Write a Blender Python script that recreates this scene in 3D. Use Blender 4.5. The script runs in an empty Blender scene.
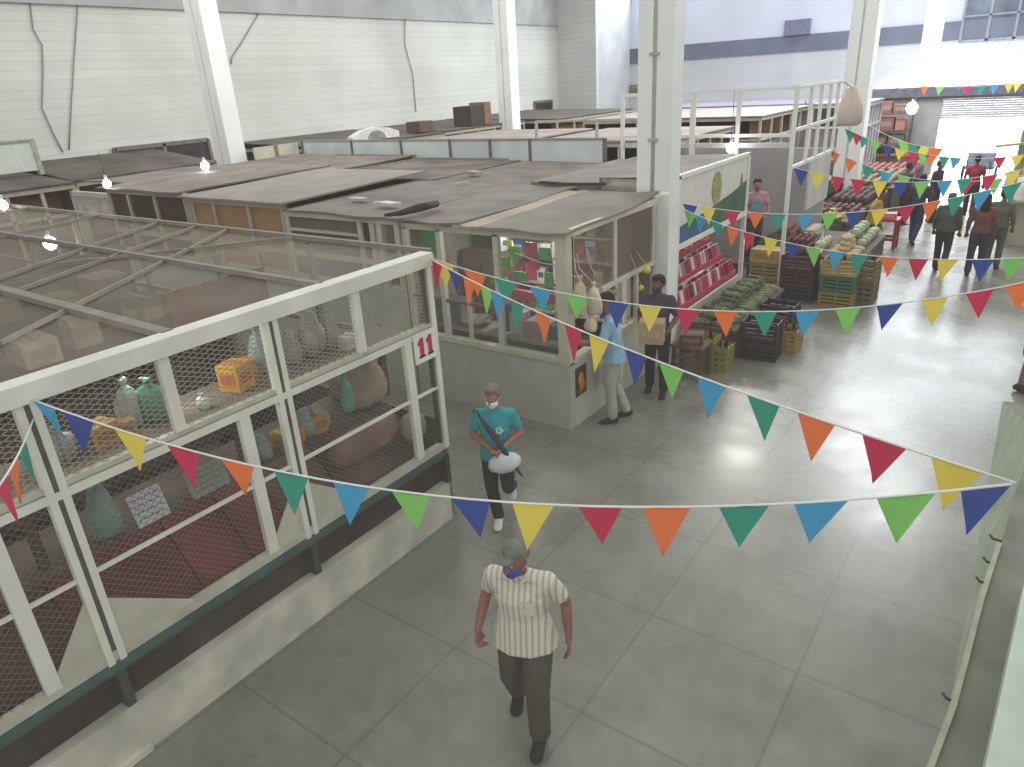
import bpy, bmesh, math, random
from mathutils import Vector, Matrix
rnd = random.Random(7)
PI = math.pi
scn = bpy.context.scene
COL = scn.collection

# ------------------------------------------------------------------ camera
FPX, YAW, PITCH, ROLL, CAMH = 704.55, 0.642881068, 0.402756785, -0.0619173461, 4.25
cy, sy, cp, sp = math.cos(YAW), math.sin(YAW), math.cos(PITCH), math.sin(PITCH)
FW = Vector((-sy*cp, cy*cp, -sp)); R0 = Vector((cy, sy, 0)); U0 = R0.cross(FW)
RT = math.cos(ROLL)*R0 + math.sin(ROLL)*U0
UP = -math.sin(ROLL)*R0 + math.cos(ROLL)*U0
CP = Vector((0, 0, CAMH))
cam_d = bpy.data.cameras.new('camera'); cam = bpy.data.objects.new('camera', cam_d); COL.objects.link(cam)
m = Matrix((RT, UP, -FW)).transposed().to_4x4(); m.translation = CP; cam.matrix_world = m
cam_d.sensor_width = 36; cam_d.lens = FPX*36/1024; cam_d.clip_end = 200
scn.camera = cam

def ray(px, py): return RT*((px-512)/FPX) - UP*((py-383.5)/FPX) + FW
def on(ax, v, px, py):
    d = ray(px, py); return CP + d*((v-CP[ax])/d[ax])
def oX(v, px, py): return on(0, v, px, py)
def oY(v, px, py): return on(1, v, px, py)
def oZ(v, px, py): return on(2, v, px, py)
def pj(p):
    q = Vector(p)-CP; z = q.dot(FW); return (512+FPX*q.dot(RT)/z, 383.5-FPX*q.dot(UP)/z)

# ------------------------------------------------------------------ materials
def lin(c):
    if isinstance(c, str):
        c = [int(c[i:i+2], 16)/255 for i in (0, 2, 4)]
    return tuple((x/12.92 if x <= .04045 else ((x+.055)/1.055)**2.4) for x in c)+(1,)
def base_mat(name):
    mt = bpy.data.materials.new(name); mt.use_nodes = True
    nt = mt.node_tree; b = nt.nodes['Principled BSDF']; return mt, nt, b
_mc = {}
def M(c, rough=.7, var=.12, sc=6., metal=0., trans=0., stretch=None):
    key = (c, rough, var, sc, metal, trans, stretch)
    if key in _mc: return _mc[key]
    mt, nt, b = base_mat('m_'+str(c))
    col = lin(c)
    b.inputs['Roughness'].default_value = rough; b.inputs['Metallic'].default_value = metal
    tc = nt.nodes.new('ShaderNodeTexCoord'); n = nt.nodes.new('ShaderNodeTexNoise')
    n.inputs['Scale'].default_value = sc; n.inputs['Detail'].default_value = 4
    src = tc.outputs['Object']
    if stretch:
        mp = nt.nodes.new('ShaderNodeMapping'); mp.inputs['Scale'].default_value = stretch
        nt.links.new(src, mp.inputs[0]); src = mp.outputs[0]
    nt.links.new(src, n.inputs['Vector'])
    r = nt.nodes.new('ShaderNodeValToRGB')
    r.color_ramp.elements[0].position = .3; r.color_ramp.elements[1].position = .7
    r.color_ramp.elements[0].color = tuple(x*(1-var*1.6) for x in col[:3])+(1,)
    r.color_ramp.elements[1].color = tuple(min(1, x*(1+var)) for x in col[:3])+(1,)
    nt.links.new(n.outputs['Fac'], r.inputs[0]); nt.links.new(r.outputs[0], b.inputs['Base Color'])
    if trans:
        out = nt.nodes['Material Output']; mx = nt.nodes.new('ShaderNodeMixShader'); t = nt.nodes.new('ShaderNodeBsdfTransparent')
        mx.inputs[0].default_value = 1-trans
        nt.links.new(t.outputs[0], mx.inputs[1]); nt.links.new(b.outputs[0], mx.inputs[2]); nt.links.new(mx.outputs[0], out.inputs[0])
    _mc[key] = mt; return mt
def emit(c, s):
    mt = bpy.data.materials.new('glow'); mt.use_nodes = True; nt = mt.node_tree; nt.nodes.clear()
    o = nt.nodes.new('ShaderNodeOutputMaterial'); e = nt.nodes.new('ShaderNodeEmission')
    e.inputs[0].default_value = lin(c); e.inputs[1].default_value = s; nt.links.new(e.outputs[0], o.inputs[0]); return mt

def floor_mat():
    mt, nt, b = base_mat('polished_concrete'); L = nt.links.new
    g = nt.nodes.new('ShaderNodeNewGeometry'); sep = nt.nodes.new('ShaderNodeSeparateXYZ'); L(g.outputs['Position'], sep.inputs[0])
    def joint(out, off):
        a = nt.nodes.new('ShaderNodeMath'); a.operation = 'ADD'; a.inputs[1].default_value = off+120; L(out, a.inputs[0])
        d = nt.nodes.new('ShaderNodeMath'); d.operation = 'PINGPONG'; d.inputs[1].default_value = .6; L(a.outputs[0], d.inputs[0])
        l = nt.nodes.new('ShaderNodeMapRange'); l.inputs['From Min'].default_value = .006; l.inputs['From Max'].default_value = .016
        l.inputs['To Min'].default_value = 1; l.inputs['To Max'].default_value = 0; L(d.outputs[0], l.inputs['Value']); return l.outputs[0]
    jx, jy = joint(sep.outputs['X'], .785), joint(sep.outputs['Y'], -3.24)
    mx = nt.nodes.new('ShaderNodeMath'); mx.operation = 'MAXIMUM'; L(jx, mx.inputs[0]); L(jy, mx.inputs[1])
    n1 = nt.nodes.new('ShaderNodeTexNoise'); n1.inputs['Scale'].default_value = 1.1; n1.inputs['Detail'].default_value = 8; n1.inputs['Roughness'].default_value = .65
    L(g.outputs['Position'], n1.inputs['Vector'])
    r = nt.nodes.new('ShaderNodeValToRGB'); r.color_ramp.elements[0].position = .3; r.color_ramp.elements[1].position = .72
    r.color_ramp.elements[0].color = lin('6f7066'); r.color_ramp.elements[1].color = lin('8c8d82'); L(n1.outputs['Fac'], r.inputs[0])
    n2 = nt.nodes.new('ShaderNodeTexNoise'); n2.inputs['Scale'].default_value = 9; n2.inputs['Detail'].default_value = 6; L(g.outputs['Position'], n2.inputs['Vector'])
    r2 = nt.nodes.new('ShaderNodeMapRange'); r2.inputs['From Min'].default_value = .3; r2.inputs['From Max'].default_value = .7; r2.inputs['To Min'].default_value = .88; r2.inputs['To Max'].default_value = 1.06
    L(n2.outputs['Fac'], r2.inputs['Value'])
    mul = nt.nodes.new('ShaderNodeMixRGB'); mul.blend_type = 'MULTIPLY'; mul.inputs[0].default_value = 1; L(r.outputs[0], mul.inputs[1]); L(r2.outputs[0], mul.inputs[2])
    mj = nt.nodes.new('ShaderNodeMixRGB'); mj.inputs[2].default_value = lin('4a4b45')
    f = nt.nodes.new('ShaderNodeMath'); f.operation = 'MULTIPLY'; f.inputs[1].default_value = .42; L(mx.outputs[0], f.inputs[0])
    L(f.outputs[0], mj.inputs[0]); L(mul.outputs[0], mj.inputs[1]); L(mj.outputs[0], b.inputs['Base Color'])
    rr = nt.nodes.new('ShaderNodeMapRange'); rr.inputs['From Min'].default_value = .3; rr.inputs['From Max'].default_value = .7; rr.inputs['To Min'].default_value = .2; rr.inputs['To Max'].default_value = .36
    L(n1.outputs['Fac'], rr.inputs['Value']); L(rr.outputs[0], b.inputs['Roughness'])
    bp = nt.nodes.new('ShaderNodeBump'); bp.inputs['Strength'].default_value = .06; L(n2.outputs['Fac'], bp.inputs['Height']); L(bp.outputs[0], b.inputs['Normal'])
    return mt
def block_mat(c1, c2, mort, axis='Y', row=.22, width=.45):
    mt, nt, b = base_mat('painted_blocks'); L = nt.links.new
    g = nt.nodes.new('ShaderNodeNewGeometry'); sep = nt.nodes.new('ShaderNodeSeparateXYZ'); L(g.outputs['Position'], sep.inputs[0])
    cb = nt.nodes.new('ShaderNodeCombineXYZ'); L(sep.outputs[axis], cb.inputs[0]); L(sep.outputs['Z'], cb.inputs[1])
    br = nt.nodes.new('ShaderNodeTexBrick'); L(cb.outputs[0], br.inputs['Vector'])
    br.inputs['Color1'].default_value = lin(c1); br.inputs['Color2'].default_value = lin(c2); br.inputs['Mortar'].default_value = lin(mort)
    br.inputs['Scale'].default_value = 1; br.inputs['Brick Width'].default_value = width; br.inputs['Row Height'].default_value = row
    br.inputs['Mortar Size'].default_value = .016; br.inputs['Mortar Smooth'].default_value = .6; br.offset = .5
    n = nt.nodes.new('ShaderNodeTexNoise'); n.inputs['Scale'].default_value = .5; n.inputs['Detail'].default_value = 7; L(g.outputs['Position'], n.inputs['Vector'])
    r2 = nt.nodes.new('ShaderNodeMapRange'); r2.inputs['From Min'].default_value = .3; r2.inputs['From Max'].default_value = .7; r2.inputs['To Min'].default_value = .86; r2.inputs['To Max'].default_value = 1.05
    L(n.outputs['Fac'], r2.inputs['Value'])
    mul = nt.nodes.new('ShaderNodeMixRGB'); mul.blend_type = 'MULTIPLY'; mul.inputs[0].default_value = 1; L(br.outputs[0], mul.inputs[1]); L(r2.outputs[0], mul.inputs[2])
    L(mul.outputs[0], b.inputs['Base Color']); b.inputs['Roughness'].default_value = .75; return mt
def stripe_mat(c1, c2, freq, axis='X', duty=.5):
    mt, nt, b = base_mat('striped_cloth'); L = nt.links.new
    tc = nt.nodes.new('ShaderNodeTexCoord'); sep = nt.nodes.new('ShaderNodeSeparateXYZ'); L(tc.outputs['Object'], sep.inputs[0])
    a = nt.nodes.new('ShaderNodeMath'); a.operation = 'MULTIPLY'; a.inputs[1].default_value = freq; L(sep.outputs[axis], a.inputs[0])
    s = nt.nodes.new('ShaderNodeMath'); s.operation = 'SINE'; L(a.outputs[0], s.inputs[0])
    mr = nt.nodes.new('ShaderNodeMapRange'); mr.inputs['From Min'].default_value = duty; mr.inputs['From Max'].default_value = duty+.25; L(s.outputs[0], mr.inputs['Value'])
    mx = nt.nodes.new('ShaderNodeMixRGB'); mx.inputs[1].default_value = lin(c1); mx.inputs[2].default_value = lin(c2); L(mr.outputs[0], mx.inputs[0])
    L(mx.outputs[0], b.inputs['Base Color']); b.inputs['Roughness'].default_value = .85; return mt
def glass_mat(c='aab0ac', op=.12):
    mt, nt, b = base_mat('dusty_glass'); b.inputs['Base Color'].default_value = lin(c); b.inputs['Roughness'].default_value = .2
    out = nt.nodes['Material Output']; mx = nt.nodes.new('ShaderNodeMixShader'); t = nt.nodes.new('ShaderNodeBsdfTransparent')
    mx.inputs[0].default_value = op; nt.links.new(t.outputs[0], mx.inputs[1]); nt.links.new(b.outputs[0], mx.inputs[2]); nt.links.new(mx.outputs[0], out.inputs[0]); return mt

WHITE = M('dcdcd0', .55, .07, 3.)
WHITE2 = M('e6e6e0', .6, .05, 2.)
FRAME = M('b9b8a8', .6, .12, 5.)
DIRTYW = M('bfbfb0', .75, .14, 2.5)
DARK = M('2a2624', .9, .2)
WOODD = M('5a4a40', .85, .25, 4., stretch=(1, 8, 1))
ROOF = M('8a827a', .9, .2, 1.6)
WIRE = M('a8a294', .6, .1, 20.)
PLASTICBAG = M('c9d2cd', .35, .12, 9., trans=.35)

# ------------------------------------------------------------------ mesh collector
class MB:
    def __init__(s): s.v = []; s.f = []; s.mi = []; s.cur = 0; s.sm = []
    def add(s, vs, fs, smooth=False):
        b = len(s.v); s.v += [Vector(v) for v in vs]
        for f in fs: s.f.append([b+i for i in f]); s.mi.append(s.cur); s.sm.append(smooth)
        return s
    def hexa(s, p): # 8 pts: bottom 4 ccw, top 4 ccw
        return s.add(p, [(3,2,1,0),(4,5,6,7),(0,1,5,4),(1,2,6,5),(2,3,7,6),(3,0,4,7)])
    def box(s, x0, x1, y0, y1, z0, z1):
        return s.hexa([(x0,y0,z0),(x1,y0,z0),(x1,y1,z0),(x0,y1,z0),(x0,y0,z1),(x1,y0,z1),(x1,y1,z1),(x0,y1,z1)])
    def cbox(s, c, d, rz=0, rx=0, ry=0):
        R = Matrix.Rotation(rz,3,'Z') @ Matrix.Rotation(rx,3,'X') @ Matrix.Rotation(ry,3,'Y'); c = Vector(c)
        a,b_,e = d[0]/2, d[1]/2, d[2]/2
        return s.hexa([c+R@Vector(p) for p in [(-a,-b_,-e),(a,-b_,-e),(a,b_,-e),(-a,b_,-e),(-a,-b_,e),(a,-b_,e),(a,b_,e),(-a,b_,e)]])
    def bar(s, p, q, w, h=None):
        h = h or w; p, q = Vector(p), Vector(q); d = (q-p).normalized()
        up = Vector((0,0,1)) if abs(d.z) < .9 else Vector((0,1,0))
        a = d.cross(up).normalized()*(w/2); b_ = a.cross(d).normalized()*(h/2)
        return s.hexa([p-a-b_, p+a-b_, p+a+b_, p-a+b_, q-a-b_, q+a-b_, q+a+b_, q-a+b_])
    def tube(s, pts, r, n=8, caps=True):
        pts = [Vector(p) for p in pts]; k = len(pts); rs = r if isinstance(r, (list, tuple)) else [r]*k
        vs = []; prev = None
        for i, p in enumerate(pts):
            d = (pts[min(i+1,k-1)]-pts[max(i-1,0)])
            d = d.normalized() if d.length > 1e-9 else Vector((0,0,1))
            if prev is None:
                up = Vector((0,0,1)) if abs(d.z) < .9 else Vector((1,0,0)); a = d.cross(up).normalized()
            else: a = (prev-d*prev.dot(d)).normalized()
            prev = a; b_ = d.cross(a)
            for j in range(n):
                t = 2*PI*j/n; vs.append(p+(a*math.cos(t)+b_*math.sin(t))*rs[i])
        fs = [(i*n+j, i*n+(j+1)%n, (i+1)*n+(j+1)%n, (i+1)*n+j) for i in range(k-1) for j in range(n)]
        if caps: fs += [tuple(reversed(range(n))), tuple((k-1)*n+j for j in range(n))]
        return s.add(vs, fs, True)
    def lathe(s, prof, c=(0,0,0), n=12, sc=(1,1,1), R=None):
        c = Vector(c); vs = []
        for r, z in prof:
            for j in range(n):
                t = 2*PI*j/n; v = Vector((r*math.cos(t)*sc[0], r*math.sin(t)*sc[1], z*sc[2])); vs.append(c+(R@v if R else v))
        k = len(prof)
        fs = [(i*n+j, i*n+(j+1)%n, (i+1)*n+(j+1)%n, (i+1)*n+j) for i in range(k-1) for j in range(n)]
        fs += [tuple(reversed(range(n))), tuple((k-1)*n+j for j in range(n))]
        return s.add(vs, fs, True)
    def ball(s, c, r, n=12, k=8):
        r3 = r if isinstance(r, (list, tuple)) else (r, r, r)
        return s.lathe([(max(.02, math.sin(PI*i/k)), -math.cos(PI*i/k)) for i in range(k+1)], c, n, r3)
    def build(s, name, mats, parent=None):
        me = bpy.data.meshes.new(name); off = Vector(parent.location) if parent is not None else Vector((0,0,0))
        pr = parent.parent if parent is not None else None
        while pr is not None: off += Vector(pr.location); pr = pr.parent
        me.from_pydata([tuple(v-off) for v in s.v], [], s.f)
        for mt in (mats if isinstance(mats, (list, tuple)) else [mats]): me.materials.append(mt)
        for p, i, sm in zip(me.polygons, s.mi, s.sm): p.material_index = i; p.use_smooth = sm
        me.update(); o = bpy.data.objects.new(name, me); COL.objects.link(o)
        if parent is not None: o.parent = parent
        return o
def thing(name, label, cat, loc=(0,0,0), group=None):
    o = bpy.data.objects.new(name, None); COL.objects.link(o); o.location = loc; o.empty_display_size = .1
    o['label'] = label; o['category'] = cat
    if group: o['group'] = group
    return o
def tag(o, label, cat, group=None):
    o['label'] = label; o['category'] = cat
    if group: o['group'] = group
    return o
def struct(o): o['kind'] = 'structure'; return o
def copy_tree(o, loc=None, rz=None, label=None, group=None, sc=None):
    r = o.copy(); COL.objects.link(r)
    for ch in o.children:
        c = ch.copy(); COL.objects.link(c); c.parent = r
        for g in ch.children:
            d = g.copy(); COL.objects.link(d); d.parent = c
    if loc is not None: r.location = loc
    if rz is not None: r.rotation_euler = (r.rotation_euler[0], r.rotation_euler[1], rz) if not isinstance(rz, tuple) else rz
    if label: r['label'] = label
    if group: r['group'] = group
    if sc: r.scale = (sc, sc, sc)
    return r
def quadpts(mb, pts): mb.add(pts, [tuple(range(len(pts)))]); return mb

# ================================================================== SETTING
struct(MB().box(-30, 14, -6, 46, -.2, 0).build('floor', floor_mat()))
WALLM = block_mat('d3d5ce', 'd9dbd4', 'c8cac3', 'Y', .24, 40.)
wl = MB(); wl.box(-22.8, -22.5, -6, 36, 0, 6.9); struct(wl.build('wall_left', WALLM))
struct(MB().box(-22.85, -22.38, -6, 36, 6.9, 9.6).build('trim_1', M('adb0b0', .8, .12, 1.)))
struct(MB().box(-22.5, -20.1, 36, 36.3, 0, 9.6).build('wall_corner', block_mat('c6c9c8', 'ccceca', 'b9bcb9', 'X', .24, 40.)))
struct(MB().box(-20.3, -20.1, 36.3, 40, 0, 9.6).build('wall_recess', M('b9bcbd', .8, .1, 1.)))
FARM = block_mat('cdd1d6', 'd1d5da', 'c0c4cc', 'X', .3, 60.)
struct(MB().box(-20.1, 14, 40, 40.3, 0, 4.86).build('wall_far', FARM))
struct(MB().box(-20.1, 14, 39.9, 40.2, 4.86, 5.62).build('trim_2', M('6d7388', .7, .12, 1.)))
struct(MB().box(-20.1, 14, 40, 40.3, 5.62, 12).build('wall_far_upper', M('ccd2e2', .7, .05, .6)))
struct(MB().box(-20.05, -17.6, 39.85, 40.05, 3.2, 3.75).build('trim_3', M('857a72', .8, .3, 3.)))
# dark box over the band, window at right
struct(MB().box(-11.55, -10.35, 39.7, 40.0, 5.62, 6.3).build('trim_4', M('747a92', .7, .1)))
w = MB()
for a in (-3.9, -2.9, -1.9, -.9, .1): w.box(a-.05, a+.05, 39.85, 39.98, 4.75, 6.9)
w.box(-3.9, .1, 39.85, 39.98, 4.75, 4.85); w.box(-3.9, .1, 39.85, 39.98, 5.75, 5.82); w.box(-3.9, .1, 39.85, 39.98, 6.8, 6.9)
wo = struct(w.build('window_1', M('8e96a8', .6, .1)))
MB().box(-3.9, .1, 39.93, 39.99, 4.8, 6.85).build('pane', M('6a7286', .15, .3, 1.2), wo)
# dark openings in the left wall, their inner shade painted as flat dark slabs
def wall_window(name, y0, y1, z0, z1, nb):
    f = MB()
    for i in range(nb+1):
        y = y0+(y1-y0)*i/nb; f.box(-22.5, -22.4, y-.05, y+.05, z0, z1)
    f.box(-22.5, -22.4, y0, y1, z1-.08, z1+.04)
    o = struct(f.build(name, M('77706c', .8, .2)))
    MB().box(-22.49, -22.44, y0, y1, z0, z1).build('pane', M('2f2a2c', .5, .5, 2.), o)
wall_window('window_2', 11.0, 14.1, 1.9, 3.12, 2)
wall_window('window_3', 33.5, 35.2, 2.4, 3.25, 1)

# columns
def column(x0, x1, y0, y1, lean=0, pipe=True, ztop=10.5):
    c = MB(); g = x0+(x1-x0)*.42
    c.box(x0, g, y0, y1, 0, ztop); c.box(g, g+.06, y0+.09, y1, 0, ztop); c.box(g+.06, x1, y0, y1, 0, ztop)
    o = struct(c.build('column', M('eef2ee', .5, .04, 1.2)))
    if pipe:
        p = MB(); p.tube([(g+.03, y0+.02, 0), (g+.03, y0+.02, ztop)], .035, 8)
        for z in (1.2, 2.3, 3.4, 4.5, 5.6): p.cbox((g+.03, y0-.01, z), (.14, .05, .04))
        p.build('pipe', M('aeb5b2', .5, .1), o)
    return o
column(-4.72, -4.2, 9.62, 9.95)
column(-4.75, -4.1, 22.2, 22.75, pipe=False)
column(-4.75, -4.1, 35.0, 35.5, pipe=False)
column(-17.95, -17.3, 11.4, 11.9, pipe=False)
column(-17.95, -17.3, 24.2, 24.75, pipe=False)

# entrance wall with the roller shutter and the sunlit passage behind it
ew = MB(); ZG = 2.05
ew.box(-6.5, -3.45, 33, 33.25, 0, 3.15); ew.box(-.75, 8, 33, 33.25, 0, 3.15); ew.box(-3.45, -.75, 33, 33.25, 2.75, 3.15)
struct(ew.build('wall_entrance', M('8f8f90', .8, .15, 1.)))
ds = MB()
for i in range(9): ds.box(-3.45, -.75, 33.02+.02*(i % 2), 33.1, ZG+i*.078, ZG+i*.078+.07)
struct(ds.build('door_1', M('9b9fa4', .5, .1)))
struct(MB().box(-7, 8.2, 32.85, 33.0, 2.85, 3.2).build('trim_5', M('5d5f70', .8, .2)))
struct(MB().box(-6.4, -6.2, 33.25, 40, 0, 3.1).build('wall_passage', WHITE2))
struct(MB().box(-6, 6, 39.6, 39.9, 0, 3.1).build('wall_passage_end', M('f2f4f6', .8, .02)))

# sloping parapet of the stair at the right
def P3(px, py, z): return oZ(z, px, py)
tl = [P3(934, 767, 1.0), P3(955, 710, 1.0), P3(967, 665, 1.0), P3(983.5, 600, 1.0), P3(1001, 545, 1.0), P3(1016, 490, 1.0), P3(1036, 432, .95), P3(1003, 401, .0)]
tl.insert(0, tl[0]+(tl[0]-tl[1])*1.2)
bl = [Vector((.19, p.y-.15, 0)) for p in tl]; bl[-1] = Vector((.185, tl[-1].y, 0)); bl[-2] = Vector((.187, tl[-2].y+.6, 0)); bl[-3] = Vector((.187, tl[-3].y, 0))
tr = [Vector((p.x+.42, p.y+.05, p.z)) for p in tl]; br = [Vector((p.x+.42, p.y, 0)) for p in bl]
pm = MB()
for i in range(len(tl)-1):
    quadpts(pm, [bl[i], bl[i+1], tl[i+1], tl[i]]); pm.cur = 1
    quadpts(pm, [tl[i], tl[i+1], tr[i+1], tr[i]]); pm.cur = 0
    quadpts(pm, [br[i+1], br[i], tr[i], tr[i+1]])
struct(pm.build('wall_stair', [M('a9b59f', .7, .12, 3.), M('75786c', .85, .16, 3.5)]))
e = MB()
for i in range(5): e.bar(tl[i]+Vector((-.012, 0, .005)), tl[i+1]+Vector((-.012, 0, .005)), .03, .03)
struct(e.build('trim_6', M('a3a48e', .8, .15)))
rl = [P3(1026, 575, 1.25), P3(1005, 675, 1.25), P3(985, 767, 1.25)]; rl.append(rl[2]+(rl[2]-rl[1])*1.2)
pm = MB()
for a, b in zip(rl, rl[1:]):
    a0, b0 = Vector((a.x, a.y, 0)), Vector((b.x, b.y, 0)); dx = Vector((.5, 0, 0))
    quadpts(pm, [b0, a0, a, b]); quadpts(pm, [b, a, a+dx, b+dx]); quadpts(pm, [a0+dx, b0+dx, b+dx, a+dx])
quadpts(pm, [rl[0], Vector((rl[0].x, rl[0].y, 0)), Vector((rl[0].x+.5, rl[0].y, 0)), rl[0]+Vector((.5, 0, 0))])
struct(pm.build('wall_stair_inner', M('b9c7b8', .6, .1, 3., stretch=(1, 1, 1))))
bolt_xy = [(996, 540), (990, 563), (983, 583), (951, 701)]
b0 = None
for i, (px, py) in enumerate(bolt_xy):
    p = oZ(.99, px, py); k = MB(); k.tube([p+Vector((.05, 0, 0)), p+Vector((-.02, 0, .005)), p+Vector((-.045, .005, .03))], .009, 6)
    o = k.build('hook', M('4c4a42', .5, .2, metal=.5))
    tag(o, 'small dark metal hook sticking out of the grey stair ledge', 'hook', 'metal hooks along the stair ledge')

# cables on the left wall
def cable(pts, label):
    k = MB(); q = [oX(-22.46, *p) for p in pts]
    k.tube(q, .02, 6); tag(k.build('cable', M('8b8d8d', .7, .1)), label, 'cable')
cable([(29, -20), (30, 2), (33, 29), (42, 45), (43, 70), (42, 108), (54, 135), (63, 152)], 'thin dark kinked cable down the white block wall, leftmost of the cables')
cable([(80, -20), (78, 3), (74, 60), (71, 110), (69, 150)], 'thin straight cable on the white wall right of the kinked cable')
cable([(262, 8), (252, 25), (240, 45), (232, 57), (231, 64)], 'short dark loose cable end on the wall right of the leaning column')
cable([(405, 15), (405, 45), (413, 75), (416, 112)], 'long faint cable running down the middle of the left wall')

# ================================================================== STALL 11
SX = -4.42
def wire_panel(name, parent, plane, a0, a1, z0, z1, cw, ch, mat, t=.005, fix=SX, normal_off=0):
    """expanded metal: two families of diagonal strips clipped to the rectangle; plane 'x' = panel in a YZ plane, 'y' = XZ plane"""
    mb = MB(); W, H = a1-a0, z1-z0; sl = ch/cw
    def P(u, v): return Vector((fix, a0+u, z0+v)) if plane == 'x' else Vector((a0+u, fix, z0+v))
    for sgn in (1, -1):
        n = int((W*sl+H)/ch)+2
        for i in range(-1, n):
            # v = sgn*sl*u + c
            c = i*ch - (W*sl if sgn > 0 else 0)
            us = []
            for u in (0, W):
                v = sgn*sl*u+c
                if 0 <= v <= H: us.append(u)
            for v in (0, H):
                u = (v-c)/(sgn*sl)
                if 0 < u < W: us.append(u)
            if len(us) < 2: continue
            u0, u1 = min(us), max(us)
            if u1-u0 < .01: continue
            d = Vector((1, sgn*sl)).normalized(); nn = Vector((-d.y, d.x))*t/2
            p, q = Vector((u0, sgn*sl*u0+c)), Vector((u1, sgn*sl*u1+c))
            mb.add([P(*(p-nn)), P(*(q-nn)), P(*(q+nn)), P(*(p+nn))], [(0, 1, 2, 3)])
    return mb.build(name, mat, parent)

S11 = thing('market_stall', 'white-framed wire mesh cage stall bearing the red number 11 sign, in the left foreground', 'market stall', (SX, 1.3, 0))
Y0, Y1 = -1.6, 4.75
mb = MB(); mb.box(SX-.18, SX, Y0, Y1-.05, 0, .43); mb.box(SX-.18, SX+.03, Y0, 1.32, .0, .05)
mb.build('plinth', M('c6c4b6', .8, .18, 3.), S11)
MB().box(SX-.16, SX-.1, Y0, Y1-.06, .43, .8).build('base_panel', M('3d3733', .85, .35, 2.5), S11)
posts_y = [-.45, 1.30, 2.96, 4.72]
mb = MB(); mb.box(SX-.09, SX+.004, Y0, Y1-.1, .75, .84); mb.box(SX-.02, SX+.022, Y0, Y1-.1, .785, .83); mb.build('green_rail', M('3f5c56', .5, .2, 4.), S11)['label'] = 'dark green rail'
for y in posts_y[1:]:
    MB().box(SX-.095, SX-.01, y-.03, y+.03, .43, .75).build('support', M('3a4541', .6, .2), S11)
MB().box(SX-.057, SX+.002, Y0, Y1+.005, .842, .92).build('bottom_rail', FRAME, S11)
MB().box(SX-.12, SX+.03, Y0, Y1+.02, 2.74, 2.86).build('top_rail', WHITE, S11)
mb = MB(); mb.box(SX-.047, SX+.006, Y0, Y1, 2.10, 2.155); mb.build('middle_rail', WHITE, S11)
MB().box(SX-.062, SX-.008, Y0, Y1, 2.165, 2.2).build('upper_sill', FRAME, S11)
MB().box(SX-.03, SX-.005, Y0, Y1, 1.515, 1.54).build('thin_rail', WHITE, S11)
for i, y in enumerate(posts_y):
    mb = MB()
    if i == 3:
        mb.box(SX-.05, SX+.01, y-.03, y+.03, .85, 2.8)
    else:
        mb.box(SX-.05, SX+.01, y-.062, y-.016, .83, 2.76); mb.box(SX-.05, SX+.01, y+.016, y+.062, .83, 2.76)
    mb.build('post', WHITE, S11)
    mb = MB(); mb.box(SX-.075, SX+.002, y-.0155, y+.0155, .93, 2.735) if i < 3 else mb.box(SX-.06, SX-.012, y-.07, y-.045, .92, 2.74)
    mb.build('dark_gap', M('55524c', .9, .2), S11)
for y in (.43, 2.12, 3.81): MB().box(SX-.045, SX+.005, y-.04, y+.04, 2.2, 2.76).build('mullion', WHITE, S11)
for y in (.92, 2.59, 4.34): MB().box(SX-.045, SX+.005, y-.045, y+.045, .9, 2.12).build('mullion', WHITE, S11)
# mesh panels, bay by bay
bays = [(Y0, -.52), (-.38, 1.23), (1.37, 2.89), (3.03, 4.68)]
for a, b in bays:
    wire_panel('wire_mesh', S11, 'x', a, b, 2.2, 2.74, .085, .036, WIRE, .0058, SX-.03)
    wire_panel('wire_mesh', S11, 'x', a, b, .92, 2.1, .06, .05, M('77746a', .6, .1, 20.), .004, SX-.035)
# white triangular gussets at the post feet
def gus(pts):
    mb = MB(); a = [Vector((SX-.024, y, z)) for y, z in pts]; b = [p+Vector((.012, 0, 0)) for p in a]
    mb.add(a+b, [(2,1,0), (3,4,5), (0,1,4,3), (1,2,5,4), (2,0,3,5)]); mb.build('corner_gusset', M('b9b8a9', .8, .12, 3.), S11)
for y in (1.30, 2.96):
    gus([(y-.06, .9), (y-.4, .9), (y-.05, 1.38)]); gus([(y+.06, .9), (y+.62, .9), (y+.05, 1.32)])
# number sign
sg = MB().box(SX+.012, SX+.026, 4.40, 4.69, 1.87, 2.16).build('number_sign', M('e4e2da', .5, .04), S11)
def one(y):
    mb = MB(); x = SX+.029
    pts = [(-.028, 1.92), (.03, 1.92), (.03, 2.115), (-.012, 2.115), (-.05, 2.07), (-.05, 2.045), (-.028, 2.052)]
    mb.add([(x, y+u, z) for u, z in pts], [tuple(range(7))]); mb.add([(x, y+u, z) for u, z in [(-.045, 1.92), (.045, 1.92), (.045, 1.94), (-.045, 1.94)]], [(0,1,2,3)])
    mb.build('numeral', M('b8243a', .5, .05), sg)
one(4.49); one(4.605)
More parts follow.
